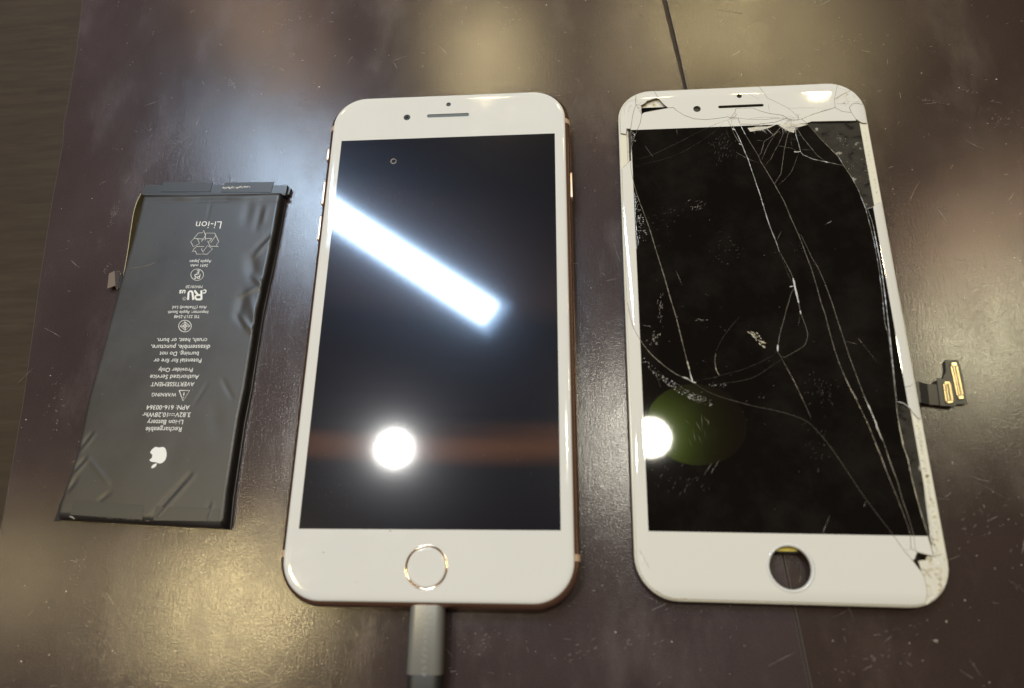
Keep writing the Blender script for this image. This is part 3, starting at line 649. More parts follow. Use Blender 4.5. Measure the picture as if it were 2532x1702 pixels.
crack(.10, 'crack_hi', 1, 'tm', (1370, 420), (1420, 500), (1430, 650), (1480, 820), (1500, 910), (1540, 960), (1700, 1030), (1900, 1070), 'tr', (560, 965), (655, 985), sm=0)
crack(.08, 'crack', 1, 'tm', (1420, 500), (1450, 560), (1540, 700), (1680, 870), (1760, 970), (1900, 1070), sm=0)
crack(.06, 'crack', 0, 'tm', (1470, 940), (1400, 1130), (1360, 1230), (1290, 1310), (1160, 1430)); crack(.06, 'crack', 0, 'tm', (1150, 820), (1260, 840), (1380, 860), (1460, 920))
crack(.3, 'crack_hi', 0, 'tm', (1400, 910), (1450, 920), (1510, 905)); crack(.2, 'crack_hi', 0, 'tm', (1880, 1065), (1930, 1080)); crack(.08, 'crack', 0, 'tm', (1510, 880), (1660, 885)); crack(.08, 'crack', 0, 'tm', (1350, 715), (1450, 720)); crack(.08, 'crack', 0, 'tm', (1440, 660), (1520, 660))
crack(.06, 'crack', 0, 'tm', (1180, 540), (1000, 800), (900, 1040)); crack(.06, 'crack', 0, 'tm', (820, 735), (930, 745)); crack(.04, 'crack_lo', 0, 'tm', (1360, 640), (1350, 750), (1380, 850)); crack(.12, 'crack', 0, 'tm', (1040, 685), (1170, 590))
crack(.12, 'crack', 1, 'tm', (1460, 420), (1520, 405), (1700, 330), (2000, 240), 'tr', (400, 385), (560, 342), sm=0)
crack(.08, 'crack', 1, 'tm', (1520, 405), (1600, 470), (1640, 520), 'tr', (270, 548), sm=0)
crack(.05, 'crack', 1, 'tm', (1600, 470), 'tr', (300, 497), (500, 492), (795, 488), (790, 470), sm=0)
# right hand arc, sliver and corner
crack(.13, 'crack', 1, 'tr', (270, 548), (330, 610), (400, 690), (500, 790), (600, 890), (655, 985), (740, 1110), (820, 1260), (890, 1440), (900, 1468), 'r1', (300, 190), (350, 380), (400, 580), (440, 800), (470, 1000), (500, 1240), (530, 1568), 'r2', (380, 250), (420, 600), (450, 900), (470, 1042), sm=0)
crack(.12, 'chip', 1, 'r2', (470, 1042), (480, 1170), (520, 1400), (560, 1568), 'br', (1090, 0), (1140, 250), (1200, 420), (1240, 620), (1290, 820), (1350, 1040), (1440, 1330), 'BR', (1345, 352), sm=0)
crack(.14, 'crack_hi', 1, 'tr', (900, 1468), (990, 1440), (1010, 1415), (1060, 1390), (1130, 1385), sm=0)
crack(.16, 'crack_hi', 1, 'r2', (470, 1042), (560, 1065), (640, 1125), (740, 1250), (860, 1270), sm=0)
crack(.10, 'crack', 0, 'r2', (570, 870), (650, 855), (670, 830)); crack(.12, 'crack_hi', 0, 'r2', (600, 950), (660, 860), (640, 760)); crack(.14, 'crack_hi', 0, 'r1', (320, 190), (380, 340), (430, 600), (480, 850), (520, 1130), (570, 1560), 'r2', (400, 300), (430, 600), (475, 1030))
crack(.10, 'crack', 1, 'tr', (560, 342), (640, 385), (740, 397), (790, 470), (860, 512), (960, 520), sm=0)
crack(.10, 'crack', 1, 'tr', (560, 342), (552, 250), (580, 110), (600, 40), sm=0)
crack(.09, 'crack', 1, 'tr', (740, 397), (718, 340), (755, 300), (800, 295), (900, 312), sm=0)
crack(.08, 'crack', 1, 'tr', (552, 250), (640, 195), (710, 165), (780, 130), sm=0)
crack(.20, 'chip', 0, 'tr', (570, 250), (620, 210), (700, 175)); crack(.05, 'crack', 0, 'tr', (590, 120), (690, 155)); crack(.05, 'crack', 0, 'tr', (570, 300), (720, 300))
# bottom right corner
crack(.10, 'crack', 1, 'BR', (1180, 600), (1435, 665), (1345, 352), sm=0)
crack(.10, 'crack', 1, 'BR', (1180, 600), (1140, 700), (1110, 735), (1080, 700), sm=0)
crack(.10, 'crack', 1, 'BR', (1435, 665), (1520, 640), (1640, 600), (1700, 590), sm=0)
crack(.07, 'crack', 0, 'BR', (985, 565), (1110, 555), (1175, 600)); crack(.10, 'chip', 0, 'BR', (1400, 1000), (1330, 900), (1250, 840))
crack(.07, 'crack', 0, 'bl', (190, 560), (260, 680), (350, 850)); crack(.25, 'crack_hi', 0, 'bl', (235, 650), (245, 780)); crack(.14, 'chip', 0, 'bl', (350, 1140), (480, 1210), (600, 1290), (760, 1325), (930, 1320))
crack(.05, 'crack', 0, 'l2', (120, 260), (130, 400))

def subdivide(polys, eps=0.06):
    segs = []
    for p in polys: segs += [(Vector(a), Vector(b)) for a, b in zip(p, p[1:]) if (Vector(a) - Vector(b)).length > 1e-6]
    cuts = [[0.0, 1.0] for _ in segs]
    bb = [(min(a.x, b.x) - eps, max(a.x, b.x) + eps, min(a.y, b.y) - eps, max(a.y, b.y) + eps) for a, b in segs]
    for i in range(len(segs)):
        a, b = segs[i]; d = b - a; L2 = d.length_squared
        for j in range(len(segs)):
            if i == j: continue
            if bb[i][0] > bb[j][1] or bb[i][1] < bb[j][0] or bb[i][2] > bb[j][3] or bb[i][3] < bb[j][2]: continue
            c, e = segs[j]; f = e - c; den = d.x * f.y - d.y * f.x
            if abs(den) > 1e-9:
                t = ((c.x - a.x) * f.y - (c.y - a.y) * f.x) / den; u = ((c.x - a.x) * d.y - (c.y - a.y) * d.x) / den
                if -1e-6 <= t <= 1 + 1e-6 and -1e-6 <= u <= 1 + 1e-6: cuts[i].append(min(1, max(0, t)))
            for q in (c, e):
                t = (q - a).dot(d) / L2
                if 0 < t < 1 and (a + d * t - q).length < eps: cuts[i].append(t)
    V = []; grid = {}
    def vid(p):
        k = (int(p.x // eps), int(p.y // eps))
        for dx in (-1, 0, 1):
            for dy in (-1, 0, 1):
                for v in grid.get((k[0] + dx, k[1] + dy), ()):
                    if (V[v] - p).length < eps: return v
        V.append(p); grid.setdefault(k, []).append(len(V) - 1); return len(V) - 1
    adj = {}
    for (a, b), cu in zip(segs, cuts):
        ids = [vid(a + (b - a) * t) for t in sorted(set(cu))]
        for x, y in zip(ids, ids[1:]):
            if x != y: adj.setdefault(x, set()).add(y); adj.setdefault(y, set()).add(x)
    todo = [v for v in adj if len(adj[v]) == 1]
    while todo:
        v = todo.pop()
        if len(adj.get(v, ())) == 1:
            w = adj[v].pop(); adj[w].discard(v); del adj[v]
            if len(adj[w]) == 1: todo.append(w)
            elif not adj[w]: del adj[w]
    order = {v: sorted(ns, key=lambda w: math.atan2(V[w].y - V[v].y, V[w].x - V[v].x)) for v, ns in adj.items() if ns}
    seen = set(); faces = []
    for v in order:
        for w in order[v]:
            if (v, w) in seen: continue
            loop = []; a, b = v, w
            while (a, b) not in seen:
                seen.add((a, b)); loop.append(a); ns = order[b]; a, b = b, ns[(ns.index(a) - 1) % len(ns)]
            pts = [(V[i].x, V[i].y) for i in loop]
            if area2(pts) > 0.15: faces.append(pts)
    return faces
def inside(p, poly):
    c = False; n = len(poly)
    for i in range(n):
        a, b = poly[i], poly[i - 1]
        if (a[1] > p[1]) != (b[1] > p[1]) and p[0] < (b[0] - a[0]) * (p[1] - a[1]) / (b[1] - a[1]) + a[0]: c = not c
    return c
def offset(poly, d):
    n = len(poly); out = []
    for i in range(n):
        a, p, b = Vector(poly[i - 1]), Vector(poly[i]), Vector(poly[(i + 1) % n])
        e1, e2 = (p - a).normalized(), (b - p).normalized(); m = Vector((-(e1.y + e2.y), e1.x + e2.x)); L = m.length_squared
        m = m * (2 / L) if L > 0.6 else m * 1.6
        out.append((p.x + m.x * d, p.y + m.y * d))
    return out
gout = bo(0.5)
FACES = subdivide([gout + [gout[0]]] + [c[0] for c in CK if c[3]])
gone = T('tl', (740, 430), 'tr', (700, 800), (640, 420), 'tl', (160, 1200), (245, 1000), 'br', (1250, 200), 'BR', (1500, 1000))
gone = [g for k, g in enumerate(gone) if k != 2]
holes_b = [circ(*FB(*HB), 5.8, 40), stadium(0, 0, 7.0, 0.55), circ(*T('tm', (552, 50))[0], 0.78, 20), circ(*T('tl', (1450, 497))[0], 1.15, 24)]
sl, sr = T('tm', (225, 220), (930, 190)); sd = Vector((sr[0] - sl[0], sr[1] - sl[1])); sa = math.atan2(sd.y, sd.x); scn = ((sl[0] + sr[0]) / 2, (sl[1] + sr[1]) / 2)
holes_b[1] = [(scn[0] + x * math.cos(sa) - y * math.sin(sa), scn[1] + x * math.sin(sa) + y * math.cos(sa)) for x, y in stadium(0, 0, sd.length / 2, 0.5)]
rs = random.Random(21)
for f in FACES:
    if any(inside(g, f) for g in gone): continue
    if (lambda q: not inside(q, gout))((sum(p[0] for p in f) / len(f), sum(p[1] for p in f) / len(f))) and area2(f) > 4000: continue
    hs = [h for h in holes_b if inside(h[0], f) and inside(h[len(h) // 2], f)]
    f1, f2 = offset(f, 0.02), offset(f, 0.075)
    if area2(f2) < 0.1: continue
    n = len(f); dz = rs.uniform(-0.02, 0.02)
    vs = [(x, y, 2.40) for x, y in f1] + [(x, y, ZB - 0.05 + dz) for x, y in f1] + [(x, y, ZB + dz) for x, y in f2]
    fs = [(k * n + i, k * n + (i + 1) % n, (k + 1) * n + (i + 1) % n, (k + 1) * n + i) for k in range(2) for i in range(n)]; fm = [1] * len(fs)
    try:
        co, tri = cap([f2] + hs, ZB + dz)
    except Exception: continue
    off = len(vs); vs += co; fs += [tuple(i + off for i in t) for t in tri]; fm += [0] * len(tri)
    for h in hs:
        off = len(vs); m = len(h); vs += [(x, y, ZB + dz) for x, y in h] + [(x, y, 2.40) for x, y in h]
        fs += [(off + i, off + (i + 1) % m, off + m + (i + 1) % m, off + m + i) for i in range(m)]; fm += [1] * m
    # settle every piece at its own slight tilt
    cx, cy = sum(p[0] for p in f) / n, sum(p[1] for p in f) / n; big = area2(f) > 250
    tx, ty = (rs.gauss(0, 0.0005), rs.gauss(0, 0.0005)) if big else (rs.gauss(0, 0.006), rs.gauss(0, 0.006))
    vs = [(x, y, z + max(-0.03, min(0.05, (x - cx) * tx + (y - cy) * ty))) for x, y, z in vs]
    mk('glass_shard', vs, fs, ['shard', 'frost'], panel, fm=fm, uv=[GB(v[0], v[1]) for v in vs])
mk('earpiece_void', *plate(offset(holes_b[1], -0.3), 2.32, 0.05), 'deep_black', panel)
for h in holes_b[2:]: mk('sensor_void', *plate(h, 2.44, 0.05), 'black', panel)
for p, w, mat, s in CK:
    q = [a for a in resample(p, 0.7) if inside(a, gout)]
    if len(q) < 2: continue
    vs, fs = ribbon(q, w * 1.3, ZB + 0.012, 0.4, 0.45, rs)
    mk('crack', vs, fs, mat, panel, uv=[GB(v[0], v[1]) for v in vs])
cb = T('BR', (1200, 735), (1470, 700), (1500, 640), (1610, 620), (1630, 850), (1620, 1080), (1530, 1250), (1330, 1420), (1345, 1240), (1320, 1100), (1270, 940), z=2.75)
cb = cb[::-1] if area2(cb) < 0 else cb
mk('corner_bed', *solid([(cb, 2.3), (cb, 2.66), (offset(cb, 0.15), 2.74)]), 'cream', panel)
# splintered glass at the two impacts
ps = []
for cx, cy, n, sp in ((1370, 400, 30, 70), (1390, 540, 46, 60), (1300, 560, 30, 60), (860, 560, 26, 80), (430, 390, 12, 45), (1290, 410, 12, 45), (500, 330, 6, 30)):
    for _ in range(n):
        a, b = T('tm', (rs.gauss(cx, sp), rs.gauss(cy, sp * 0.6)), (rs.gauss(cx, sp), rs.gauss(cy, sp * 0.6)))
        ps.append(ribbon([a, ((a[0] + b[0]) / 2 + rs.uniform(-.1, .1), (a[1] + b[1]) / 2), b], rs.uniform(0.03, 0.12), ZB + (0.014 if cy < 450 else 0.105), 0.2, 0.5, rs))
vs, fs = join(ps); mk('splinters', vs, fs, 'crack_hi', panel, uv=[GB(v[0], v[1]) for v in vs], kind='stuff')
# chipped white pieces hanging over the LCD edge below the impact
for q in (T('tm', (680, 545), (820, 530), (1000, 520), (1130, 490), (1010, 545), (880, 580), (720, 602), z=3.06), T('tm', (1160, 500), (1300, 470), (1450, 480), (1620, 490), (1500, 525), (1420, 540), (1400, 620), (1330, 600), (1230, 550), z=3.06)):
    q = q[::-1] if area2(q) < 0 else q
    mk('glass_chip', *solid([(q, 3.035), (q, 3.07), (offset(q, 0.06), 3.10)]), 'frost_white', panel)
# crushed glass along the right rim and the two right corners
RIM = bo(0.9)
def rubble(name, line, wid, z, n, mat, smin=0.3, smax=1.0):
    ps = []; line = resample(line, 0.4)
    for _ in range(n):
        c = rs.choice(line); x, y = c[0] + rs.gauss(0, wid), c[1] + rs.gauss(0, wid); s = rs.uniform(smin, smax)
        if not inside((x, y), RIM): continue
        x, y = x, y; m = rs.randint(4, 6); a0 = rs.random() * 6
        ring = [(x + s * math.cos(a0 + 6.283 * i / m) * rs.uniform(.5, 1), y + s * math.sin(a0 + 6.283 * i / m) * rs.uniform(.5, 1), z + rs.uniform(-0.05, 0.18)) for i in range(m)]
        bot = [(p[0], p[1], z - 0.3) for p in ring]
        ps.append((ring + bot, [tuple(range(m))] + [(i, m + i, m + (i + 1) % m, (i + 1) % m) for i in range(m)]))
    mk(name, *join(ps), mat, panel, kind='stuff')
rubble('crushed_glass', T('BR', (1500, 420), (1530, 560), (1420, 800), (1560, 800), (1480, 950), (1560, 1000), (1480, 1150), (1400, 1280), (1380, 1350)), 0.75, 2.74, 90, 'cream')
rubble('crushed_glass', T('BR', (1440, 0), (1480, 200), (1530, 400), 'br', (1400, 400), (1440, 600), (1500, 900), (1540, 1150)), 0.28, 2.68, 70, 'cream', 0.2, 0.6)
rubble('crushed_glass', T('tr', (640, 220), (720, 250), (800, 260), (860, 300), (740, 160), (640, 330)), 0.5, 3.0, 30, 'cream', 0.2, 0.6)
rubble('crushed_glass', T('tr', (880, 560), (910, 650), (930, 800), (960, 950), (1000, 1100), (1030, 1300)), 0.14, 2.62, 26, 'cream', 0.15, 0.4)
rubble('adhesive_crumbs', T('tr', (600, 640), (690, 740), (790, 800), (690, 1000), (900, 900), (930, 1100), (960, 1250), (830, 1150)), 0.5, 2.54, 40, 'chip', 0.06, 0.16)
rubble('crushed_glass', T('r2', (740, 1260), (760, 1400), (780, 1560), 'br', (1350, 100), (1390, 330), (1430, 560), (1470, 800), (1520, 1050), (1570, 1300)), 0.22, 2.66, 90, 'cream', 0.15, 0.5)
rubble('crushed_glass', T('tl', (380, 300), (420, 380), (440, 430), (450, 500)), 0.25, 2.98, 14, 'cream', 0.2, 0.5)
# bubbles under the glass
ps = []
def bead(x, y, s, z):
    m = 7; ring = [(x + s * math.cos(6.283 * i / m), y + 0.8 * s * math.sin(6.283 * i / m), z) for i in range(m)]; r2 = [(x + .6 * s * math.cos(6.283 * i / m), y + .5 * s * math.sin(6.283 * i / m), z + s * .4) for i in range(m)]
    return ring + r2 + [(x, y, z + s * .55)], [(i, (i + 1) % m, m + (i + 1) % m, m + i) for i in range(m)] + [(m + i, m + (i + 1) % m, 2 * m) for i in range(m)]
for _ in range(95):
    t = rs.random(); x = 215 + 90 * t + rs.uniform(-30, 60) * (0.4 + t); y = 420 + 600 * t
    lim = 200 + (y - 310) * 0.30
    if x < lim - 12: q = T('l1', (x, y))[0]; ps.append(bead(*q, rs.uniform(0.05, 0.20), ZB + 0.01))
for x0, y0, x1, y1 in ((205, 400, 215, 720), (215, 720, 232, 1000), (240, 960, 256, 1090), (225, 1000, 232, 1130)):
    q = T('l1', (x0, y0), ((x0 + x1) / 2 + 4, (y0 + y1) / 2), (x1, y1)); ps.append(ribbon(resample(q, 0.4), 0.13, ZB + 0.01, 0.5, 0.6, rs))
for _ in range(190):
    t = rs.random(); x = 300 + 900 * t; c = 930 + 560 * t ** 0.9 + 60 * math.sin(t * 3.1); y = c + rs.uniform(-20, 55 + 70 * t * (1.3 - t))
    q = T('l2', (x, y + 30))[0]; ps.append(bead(*q, rs.choice([0.06, 0.09, 0.13, 0.2]) * rs.uniform(.7, 1.2), ZB + 0.01))
for _ in range(14): q = T('l2', (rs.uniform(1150, 1430), rs.gauss(1325, 14)))[0]; ps.append(bead(*q, rs.uniform(0.06, 0.16), ZB + 0.01))
for _ in range(22): q = T('tl', (rs.uniform(290, 375), rs.uniform(870, 1080)))[0]; ps.append(bead(*q, rs.uniform(0.08, 0.2), ZB + 0.01))
mk('bubbles', *join(ps), 'bubble', panel, kind='stuff', smooth=True)
# surface scuffs on the glass
ps, hi = [], []
def scuff(tag, cx, cy, sx, sy, n, a, L, lst, w=0.06):
    for _ in range(n):
        q = T(tag, (rs.gauss(cx, sx), rs.gauss(cy, sy)))[0]; aa = a + rs.gauss(0, 0.35); l = L * rs.uniform(.4, 1.3)
        lst.append(ribbon([(q[0] + l * t * math.cos(aa), q[1] + l * t * math.sin(aa)) for t in (-.5, -.15, .2, .5)], w * rs.uniform(.6, 1.5), ZB + 0.03, 0.2, 0.5, rs))
scuff('tm', 300, 900, 90, 150, 40, 1.1, 1.2, ps); scuff('tm', 240, 790, 110, 30, 18, 0.2, 1.0, ps); scuff('l1', 1040, 560, 70, 60, 16, 0.6, 1.6, hi, 0.07); scuff('l1', 600, 800, 180, 160, 30, 0.2, 0.9, ps)
scuff('l1', 1400, 1150, 120, 90, 26, 0.3, 0.9, ps); scuff('l2', 545, 330, 16, 110, 22, 1.5, 1.4, hi, 0.07); scuff('l2', 470, 720, 40, 50, 22, 0.7, 0.8, hi, 0.13); scuff('l2', 380, 560, 40, 6, 5, 0.1, 2.0, hi)
scuff('m2', 1100, 1150, 120, 130, 50, 1.0, 0.8, ps); scuff('m1', 800, 860, 60, 40, 10, 0.3, 0.6, ps); scuff('br', 100, 250, 90, 160, 22, 0.9, 0.8, ps); scuff('big', 330, 1400, 160, 60, 34, 1.0, 1.2, ps)
scuff('big', 450, 1040, 40, 90, 10, -1.2, 3.4, hi, 0.05); scuff('big', 700, 700, 420, 420, 60, 0.5, 0.4, hi, 0.05); scuff('l1', 830, 1510, 20, 14, 1, -0.55, 5.0, hi, 0.06); scuff('l2', 1100, 480, 60, 8, 5, 0.0, 1.6, hi, 0.1)
scuff('m1', 1200, 520, 20, 8, 2, 0.2, 2.0, hi, 0.05); scuff('big', 560, 1330, 20, 30, 3, 1.1, 4.0, hi, 0.05)
lim = lambda L: [p for p in L if all(abs(GB(v[0], v[1])[0]) < SW - 0.6 and abs(GB(v[0], v[1])[1]) < SH - 0.6 for v in p[0])]
mk('scuffs', *join(lim(ps)), 'smudge', panel, kind='stuff'); mk('scuffs', *join(lim(hi)), 'scratch', panel, kind='stuff')
for q in (T('m2', (115, 360), (150, 375), (210, 410), (250, 480), (320, 530), (400, 600), (340, 605), (270, 580), (200, 540), (165, 470), (145, 400)),):
    ps = []
    for _ in range(26):
        t = rs.random(); x, y = 150 + 220 * t + rs.gauss(0, 14), 390 + 200 * t + rs.gauss(0, 22); a = T('m2', (x, y))[0]; an = -0.75 + rs.gauss(0, .25); l = rs.uniform(.4, 1.8)
        ps.append(ribbon([(a[0] + l * u * math.cos(an), a[1] + l * u * math.sin(an)) for u in (-.5, -.1, .2, .5)], rs.uniform(.1, .34), ZB + 0.03, .2, .5, rs))
    mk('scrape', *join(ps), 'chip', panel)
# flex cable with two board connectors
def fz(z, *pts): return T('fx', *pts, z=z - LIFT)
def slab(name, pts, z0, z1, mat, parent=None):
    q = pts[::-1] if area2(pts) < 0 else pts
    return mk(name, *solid([(q, z0), (q, z1 - 0.06), (offset(q, 0.06), z1)]), mat, parent or panel)
FZ = (0.9, 0.75, 0.25, 0.0)
flex = mk('flex_cable', *(lambda t, b: ([(x, y, z) for (x, y), z in zip(t, FZ)] + [(x, y, z) for (x, y), z in zip(b, FZ)] + [(x, y, z - .18) for (x, y), z in zip(t, FZ)] + [(x, y, z - .18) for (x, y), z in zip(b, FZ)],
      [(i, 4 + i, 5 + i, 1 + i) for i in range(3)] + [(8 + i, 9 + i, 13 + i, 12 + i) for i in range(3)] + [(4 + i, 12 + i, 13 + i, 5 + i) for i in range(3)] + [(i, i + 1, 9 + i, 8 + i) for i in range(3)]))
      (fz(1.1, (300, 745), (600, 750), (800, 785), (1150, 800)), fz(1.1, (330, 1180), (650, 1200), (850, 1230), (1180, 1255))), 'board_blk', panel)
big_b = slab('flex_board', fz(0.9, (1195, 300), (1215, 268), (1260, 255), (1440, 262), (1490, 300), (1510, 360), (1600, 760), (1650, 1120), (1682, 1165), (1670, 1205), (1600, 1215), (1440, 1225), (1330, 700), (1140, 645), (1210, 540), (1215, 480)), 0.30 - LIFT, 0.90 - LIFT, 'board', flex)
small_b = slab('flex_board', fz(1.5, (1018, 690), (1035, 662), (1070, 655), (1340, 665), (1380, 695), (1455, 1190), (1440, 1240), (1395, 1268), (1090, 1250)), 0.92 - LIFT, 1.5 - LIFT, 'board', flex)
def connector(parent, quad, z, rows):
    a, b, c, d = [Vector(p) for p in quad]     # top left, top right, bottom right, bottom left
    def P(u, v): p = a.lerp(b, u).lerp(d.lerp(c, u), v); return (p.x, p.y)
    con = slab('connector', [P(.12, 0), P(.88, 0), P(1, .05), P(1, .95), P(.88, 1), P(.12, 1), P(0, .95), P(0, .05)], z, z + 0.35, 'kapton', parent)
    for v0, v1 in ((0.0, 0.085), (0.915, 1.0)):
        slab('contact_cap', [P(.22, v0), P(.8, v0), P(.86, v1), P(.16, v1)], z + 0.352, z + 0.55, 'pin_gold', con)
    ps = []
    for k in range(rows):
        v0 = 0.11 + 0.78 * k / rows; v1 = v0 + 0.78 / rows * 0.58
        for u0, u1, h in ((-0.02, 0.17, .42), (0.33, 0.44, .5), (0.70, 0.93, .5)):
            q = [P(u0, v0), P(u1, v0), P(u1, v1), P(u0, v1)]; q = q[::-1] if area2(q) < 0 else q
            ps.append(solid([(q, z + .1), (q, z + h)]))
    mk('pins', *join(ps), 'pin_gold', con, kind='stuff')
connector(small_b, fz(1.9, (1150, 740), (1312, 732), (1388, 1185), (1210, 1200)), 1.5 - LIFT, 15)
connector(big_b, fz(1.3, (1300, 330), (1455, 318), (1612, 1095), (1470, 1115)), 0.9 - LIFT, 24)

# ------------------------------------------------------------------ battery
BZ = 3.5
Z1 = (100, 420, 3.2667); Z2 = (100, 860, 3.2667)
def q1(x, y, z=BZ): return U(Z1[0] + x / Z1[2], Z1[1] + y / Z1[2], z)
def q2(x, y, z=BZ): return U(Z2[0] + x / Z2[2], Z2[1] + y / Z2[2], z)
Lp = [q1(830, 212, 2.6), q1(735, 590, 2.7), q1(620, 985, 2.7), q2(500, 5, 2.7), q2(385, 400, 2.7), q2(300, 830, 2.6), q2(245, 1030, 2.3), q2(172, 1270, 1.7), q2(150, 1390, 1.4)]
Rp = [q1(1985, 215, .5), q1(1940, 480, .5), q1(1900, 690, .5), q1(1800, 1150, .5), q1(1760, 1400, .5), q2(1700, 350, .5), q2(1650, 600, .5), q2(1560, 1200, .5), q2(1532, 1470, .5)]
def at_v(line, v):
    L = [0.0]
    for a, b in zip(line, line[1:]): L.append(L[-1] + (a - b).length)
    t = v * L[-1]
    for i in range(len(line) - 1):
        if t <= L[i + 1] + 1e-9:
            k = (t - L[i]) / (L[i + 1] - L[i]); return line[i].lerp(line[i + 1], k)
    return line[-1]
bctr = (Lp[4] + Rp[4]) / 2
bat = root('battery', 'thin dark grey lithium battery pack with white upside down print', 'battery', (bctr.x, bctr.y, 0))
def seg_d(p, a, b):
    ab = b - a; t = max(0, min(1, (p - a).dot(ab) / ab.length_squared)); return (p - a - ab * t).length, t
def w2(v): return Vector((v.x, v.y))
WR = [  # creases: start, end, width mm, height mm
    (q2(1210, 1030), q2(850, 1430), 0.9, -0.16), (q2(1235, 1030), q2(880, 1430), 0.7, 0.14), (q2(420, 690), q2(310, 830), 0.55, -0.14), (q2(440, 690), q2(320, 840), 0.5, 0.12), (q2(370, 890), q2(255, 1010), 0.6, -0.15), (q2(385, 895), q2(265, 1030), 0.5, 0.12),
    (q2(290, 1060), q2(215, 1160), 0.6, -0.14), (q2(380, 890), q2(550, 1090), 0.6, 0.09), (q2(560, 1170), q2(470, 1240), 0.5, -0.09), (q2(1370, 1260), q2(1310, 1440), 0.6, -0.14), (q2(1390, 1260), q2(1330, 1440), 0.5, 0.12), (q2(1350, 290), q2(1240, 460), 0.5, -0.06),
    (q2(1470, 260), q2(1550, 410), 0.7, -0.08), (q1(1900, 520), q1(1730, 700), 0.7, 0.13), (q1(1880, 490), q1(1720, 650), 0.9, -0.10), (q1(1780, 300), q1(1740, 480), 1.2, -0.12), (q1(1830, 300), q1(1800, 420), 0.9, 0.10), (q1(1700, 700), q1(1720, 860), 2.2, -0.20),
    (q1(1720, 860), q1(1815, 950), 1.1, 0.16), (q1(1640, 1000), q1(1600, 1180), 1.8, -0.18), (q1(1620, 1010), q1(1800, 930), 0.9, 0.14), (q1(1610, 1190), q1(1750, 1340), 1.0, 0.17), (q1(1580, 1170), q1(1640, 1260), 1.0, -0.12), (q1(1700, 1050), q1(1740, 1260), 1.4, 0.12),
    (q1(1380, 250), q1(1345, 400), 0.35, -0.03), (q1(840, 260), q1(1960, 240), 0.8, -0.10), (q1(1100, 225), q1(1250, 232), 1.2, 0.10), (q1(1550, 235), q1(1750, 235), 1.4, 0.15), (q1(720, 800), q1(860, 780), 0.3, 0.02), (q2(1400, 480), q2(1430, 700), 2.5, -0.05), (q2(1150, 640), q2(1000, 1000), 3.0, -0.03),
    (q1(1690, 250), q1(1660, 420), 2.0, -0.10)]
WR = [(w2(a), w2(b), w * 0.85, h) for a, b, w, h in WR]
NU, NV = 96, 200
def edge_prof(d, wdt): # 0 at the rim, 1 on the flat
    t = min(1.0, max(0.0, d / wdt)); return math.sqrt(max(0.0, 1 - (1 - t) ** 2))
vs, fs = [], []
def warp_u(t): # denser rows near the rims
    return t - 0.10 * math.sin(2 * math.pi * t) / (2 * math.pi) * 5 if False else t
for j in range(NV + 1):
    v = j / NV; a, b = at_v(Lp, v), at_v(Rp, v); L = w2(b - a).length; H_ = 104.0
    for i in range(NU + 1):
        u = i / NU; p = w2(a).lerp(w2(b), u)
        e = edge_prof(u * L + 0.02, 1.3) * edge_prof((1 - u) * L + 0.02, 0.9) * edge_prof(v * H_ + 0.15, 1.2) * edge_prof((1 - v) * H_ + 0.1, 2.2)
        z = 0.45 + (BZ - 0.45) * e
        if e > 0.3:
            s = 0
            for A_, B_, w, h in WR:
                if abs(p.x - A_.x) + abs(p.y - A_.y) < 60:
                    d, t = seg_d(p, A_, B_)
                    if d < w * 2.5: s += h * math.exp(-(d / w) ** 2) * (0.35 + 0.65 * math.sin(math.pi * min(1, max(0, t * 0.9 + 0.05))))
            z += s * 1.5
        vs.append((p.x, p.y, max(0.05, z)))
for j in range(NV):
    for i in range(NU):
        k = j * (NU + 1) + i; fs.append((k, k + NU + 1, k + NU + 2, k + 1))
rim = [i for i in range(NU + 1)] + [j * (NU + 1) + NU for j in range(1, NV + 1)] + [NV * (NU + 1) + i for i in range(NU - 1, -1, -1)] + [j * (NU + 1) for j in range(NV - 1, 0, -1)]
off = len(vs); vs += [(vs[k][0], vs[k][1], 0.02) for k in rim]; m = len(rim)
fs += [(rim[i], rim[(i + 1) % m], off + (i + 1) % m, off + i) for i in range(m)] + [tuple(range(off, off + m))]
fm = [1 if (k < NU * NV and k % NU >= NU - 3) else 0 for k in range(len(fs))]  # right edge columns, skirt and underside take the darker colour
fm = [1 if k >= NU * NV else m_ for k, m_ in enumerate(fm)]
pouch = mk('pouch', vs, fs, ['pouch', 'side_dark'], bat, smooth=True, fm=fm)
pts = [w2(p) for p in Rp]
mk('pouch_seam', *ribbon(resample([(p.x + 0.05, p.y) for p in pts], 1.0), 0.30, 0.55, 1, 0.1), 'tape', bat)
# printed lines
def text(s, a, b, z=BZ + 0.03, bold=0.002, parent=None, name='printed_line'):
    """s written from a to b (baseline middle left to middle right), flat on the pouch"""
    cu = bpy.data.curves.new('t', 'FONT'); cu.body = s; cu.align_x = 'LEFT'; cu.resolution_u = 3; cu.offset = bold; cu.space_character = 1.02
    ob = bpy.data.objects.new('t', cu); col.objects.link(ob); bpy.context.view_layer.update()
    me = ob.to_mesh(); co = [v.co.copy() for v in me.vertices]; fc = [tuple(p.vertices) for p in me.polygons]; ob.to_mesh_clear(); bpy.data.objects.remove(ob); bpy.data.curves.remove(cu)
    x0, x1 = min(c.x for c in co), max(c.x for c in co); cy = 0.34
    d = Vector((b.x - a.x, b.y - a.y)); k = d.length / (x1 - x0); d.normalize(); up = Vector((-d.y, d.x))
    vv = [(a.x + d.x * (c.x - x0) * k + up.x * (c.y - cy) * k, a.y + d.y * (c.x - x0) * k + up.y * (c.y - cy) * k, z) for c in co]
    return mk(name, vv, fc, 'print', parent or pouch)
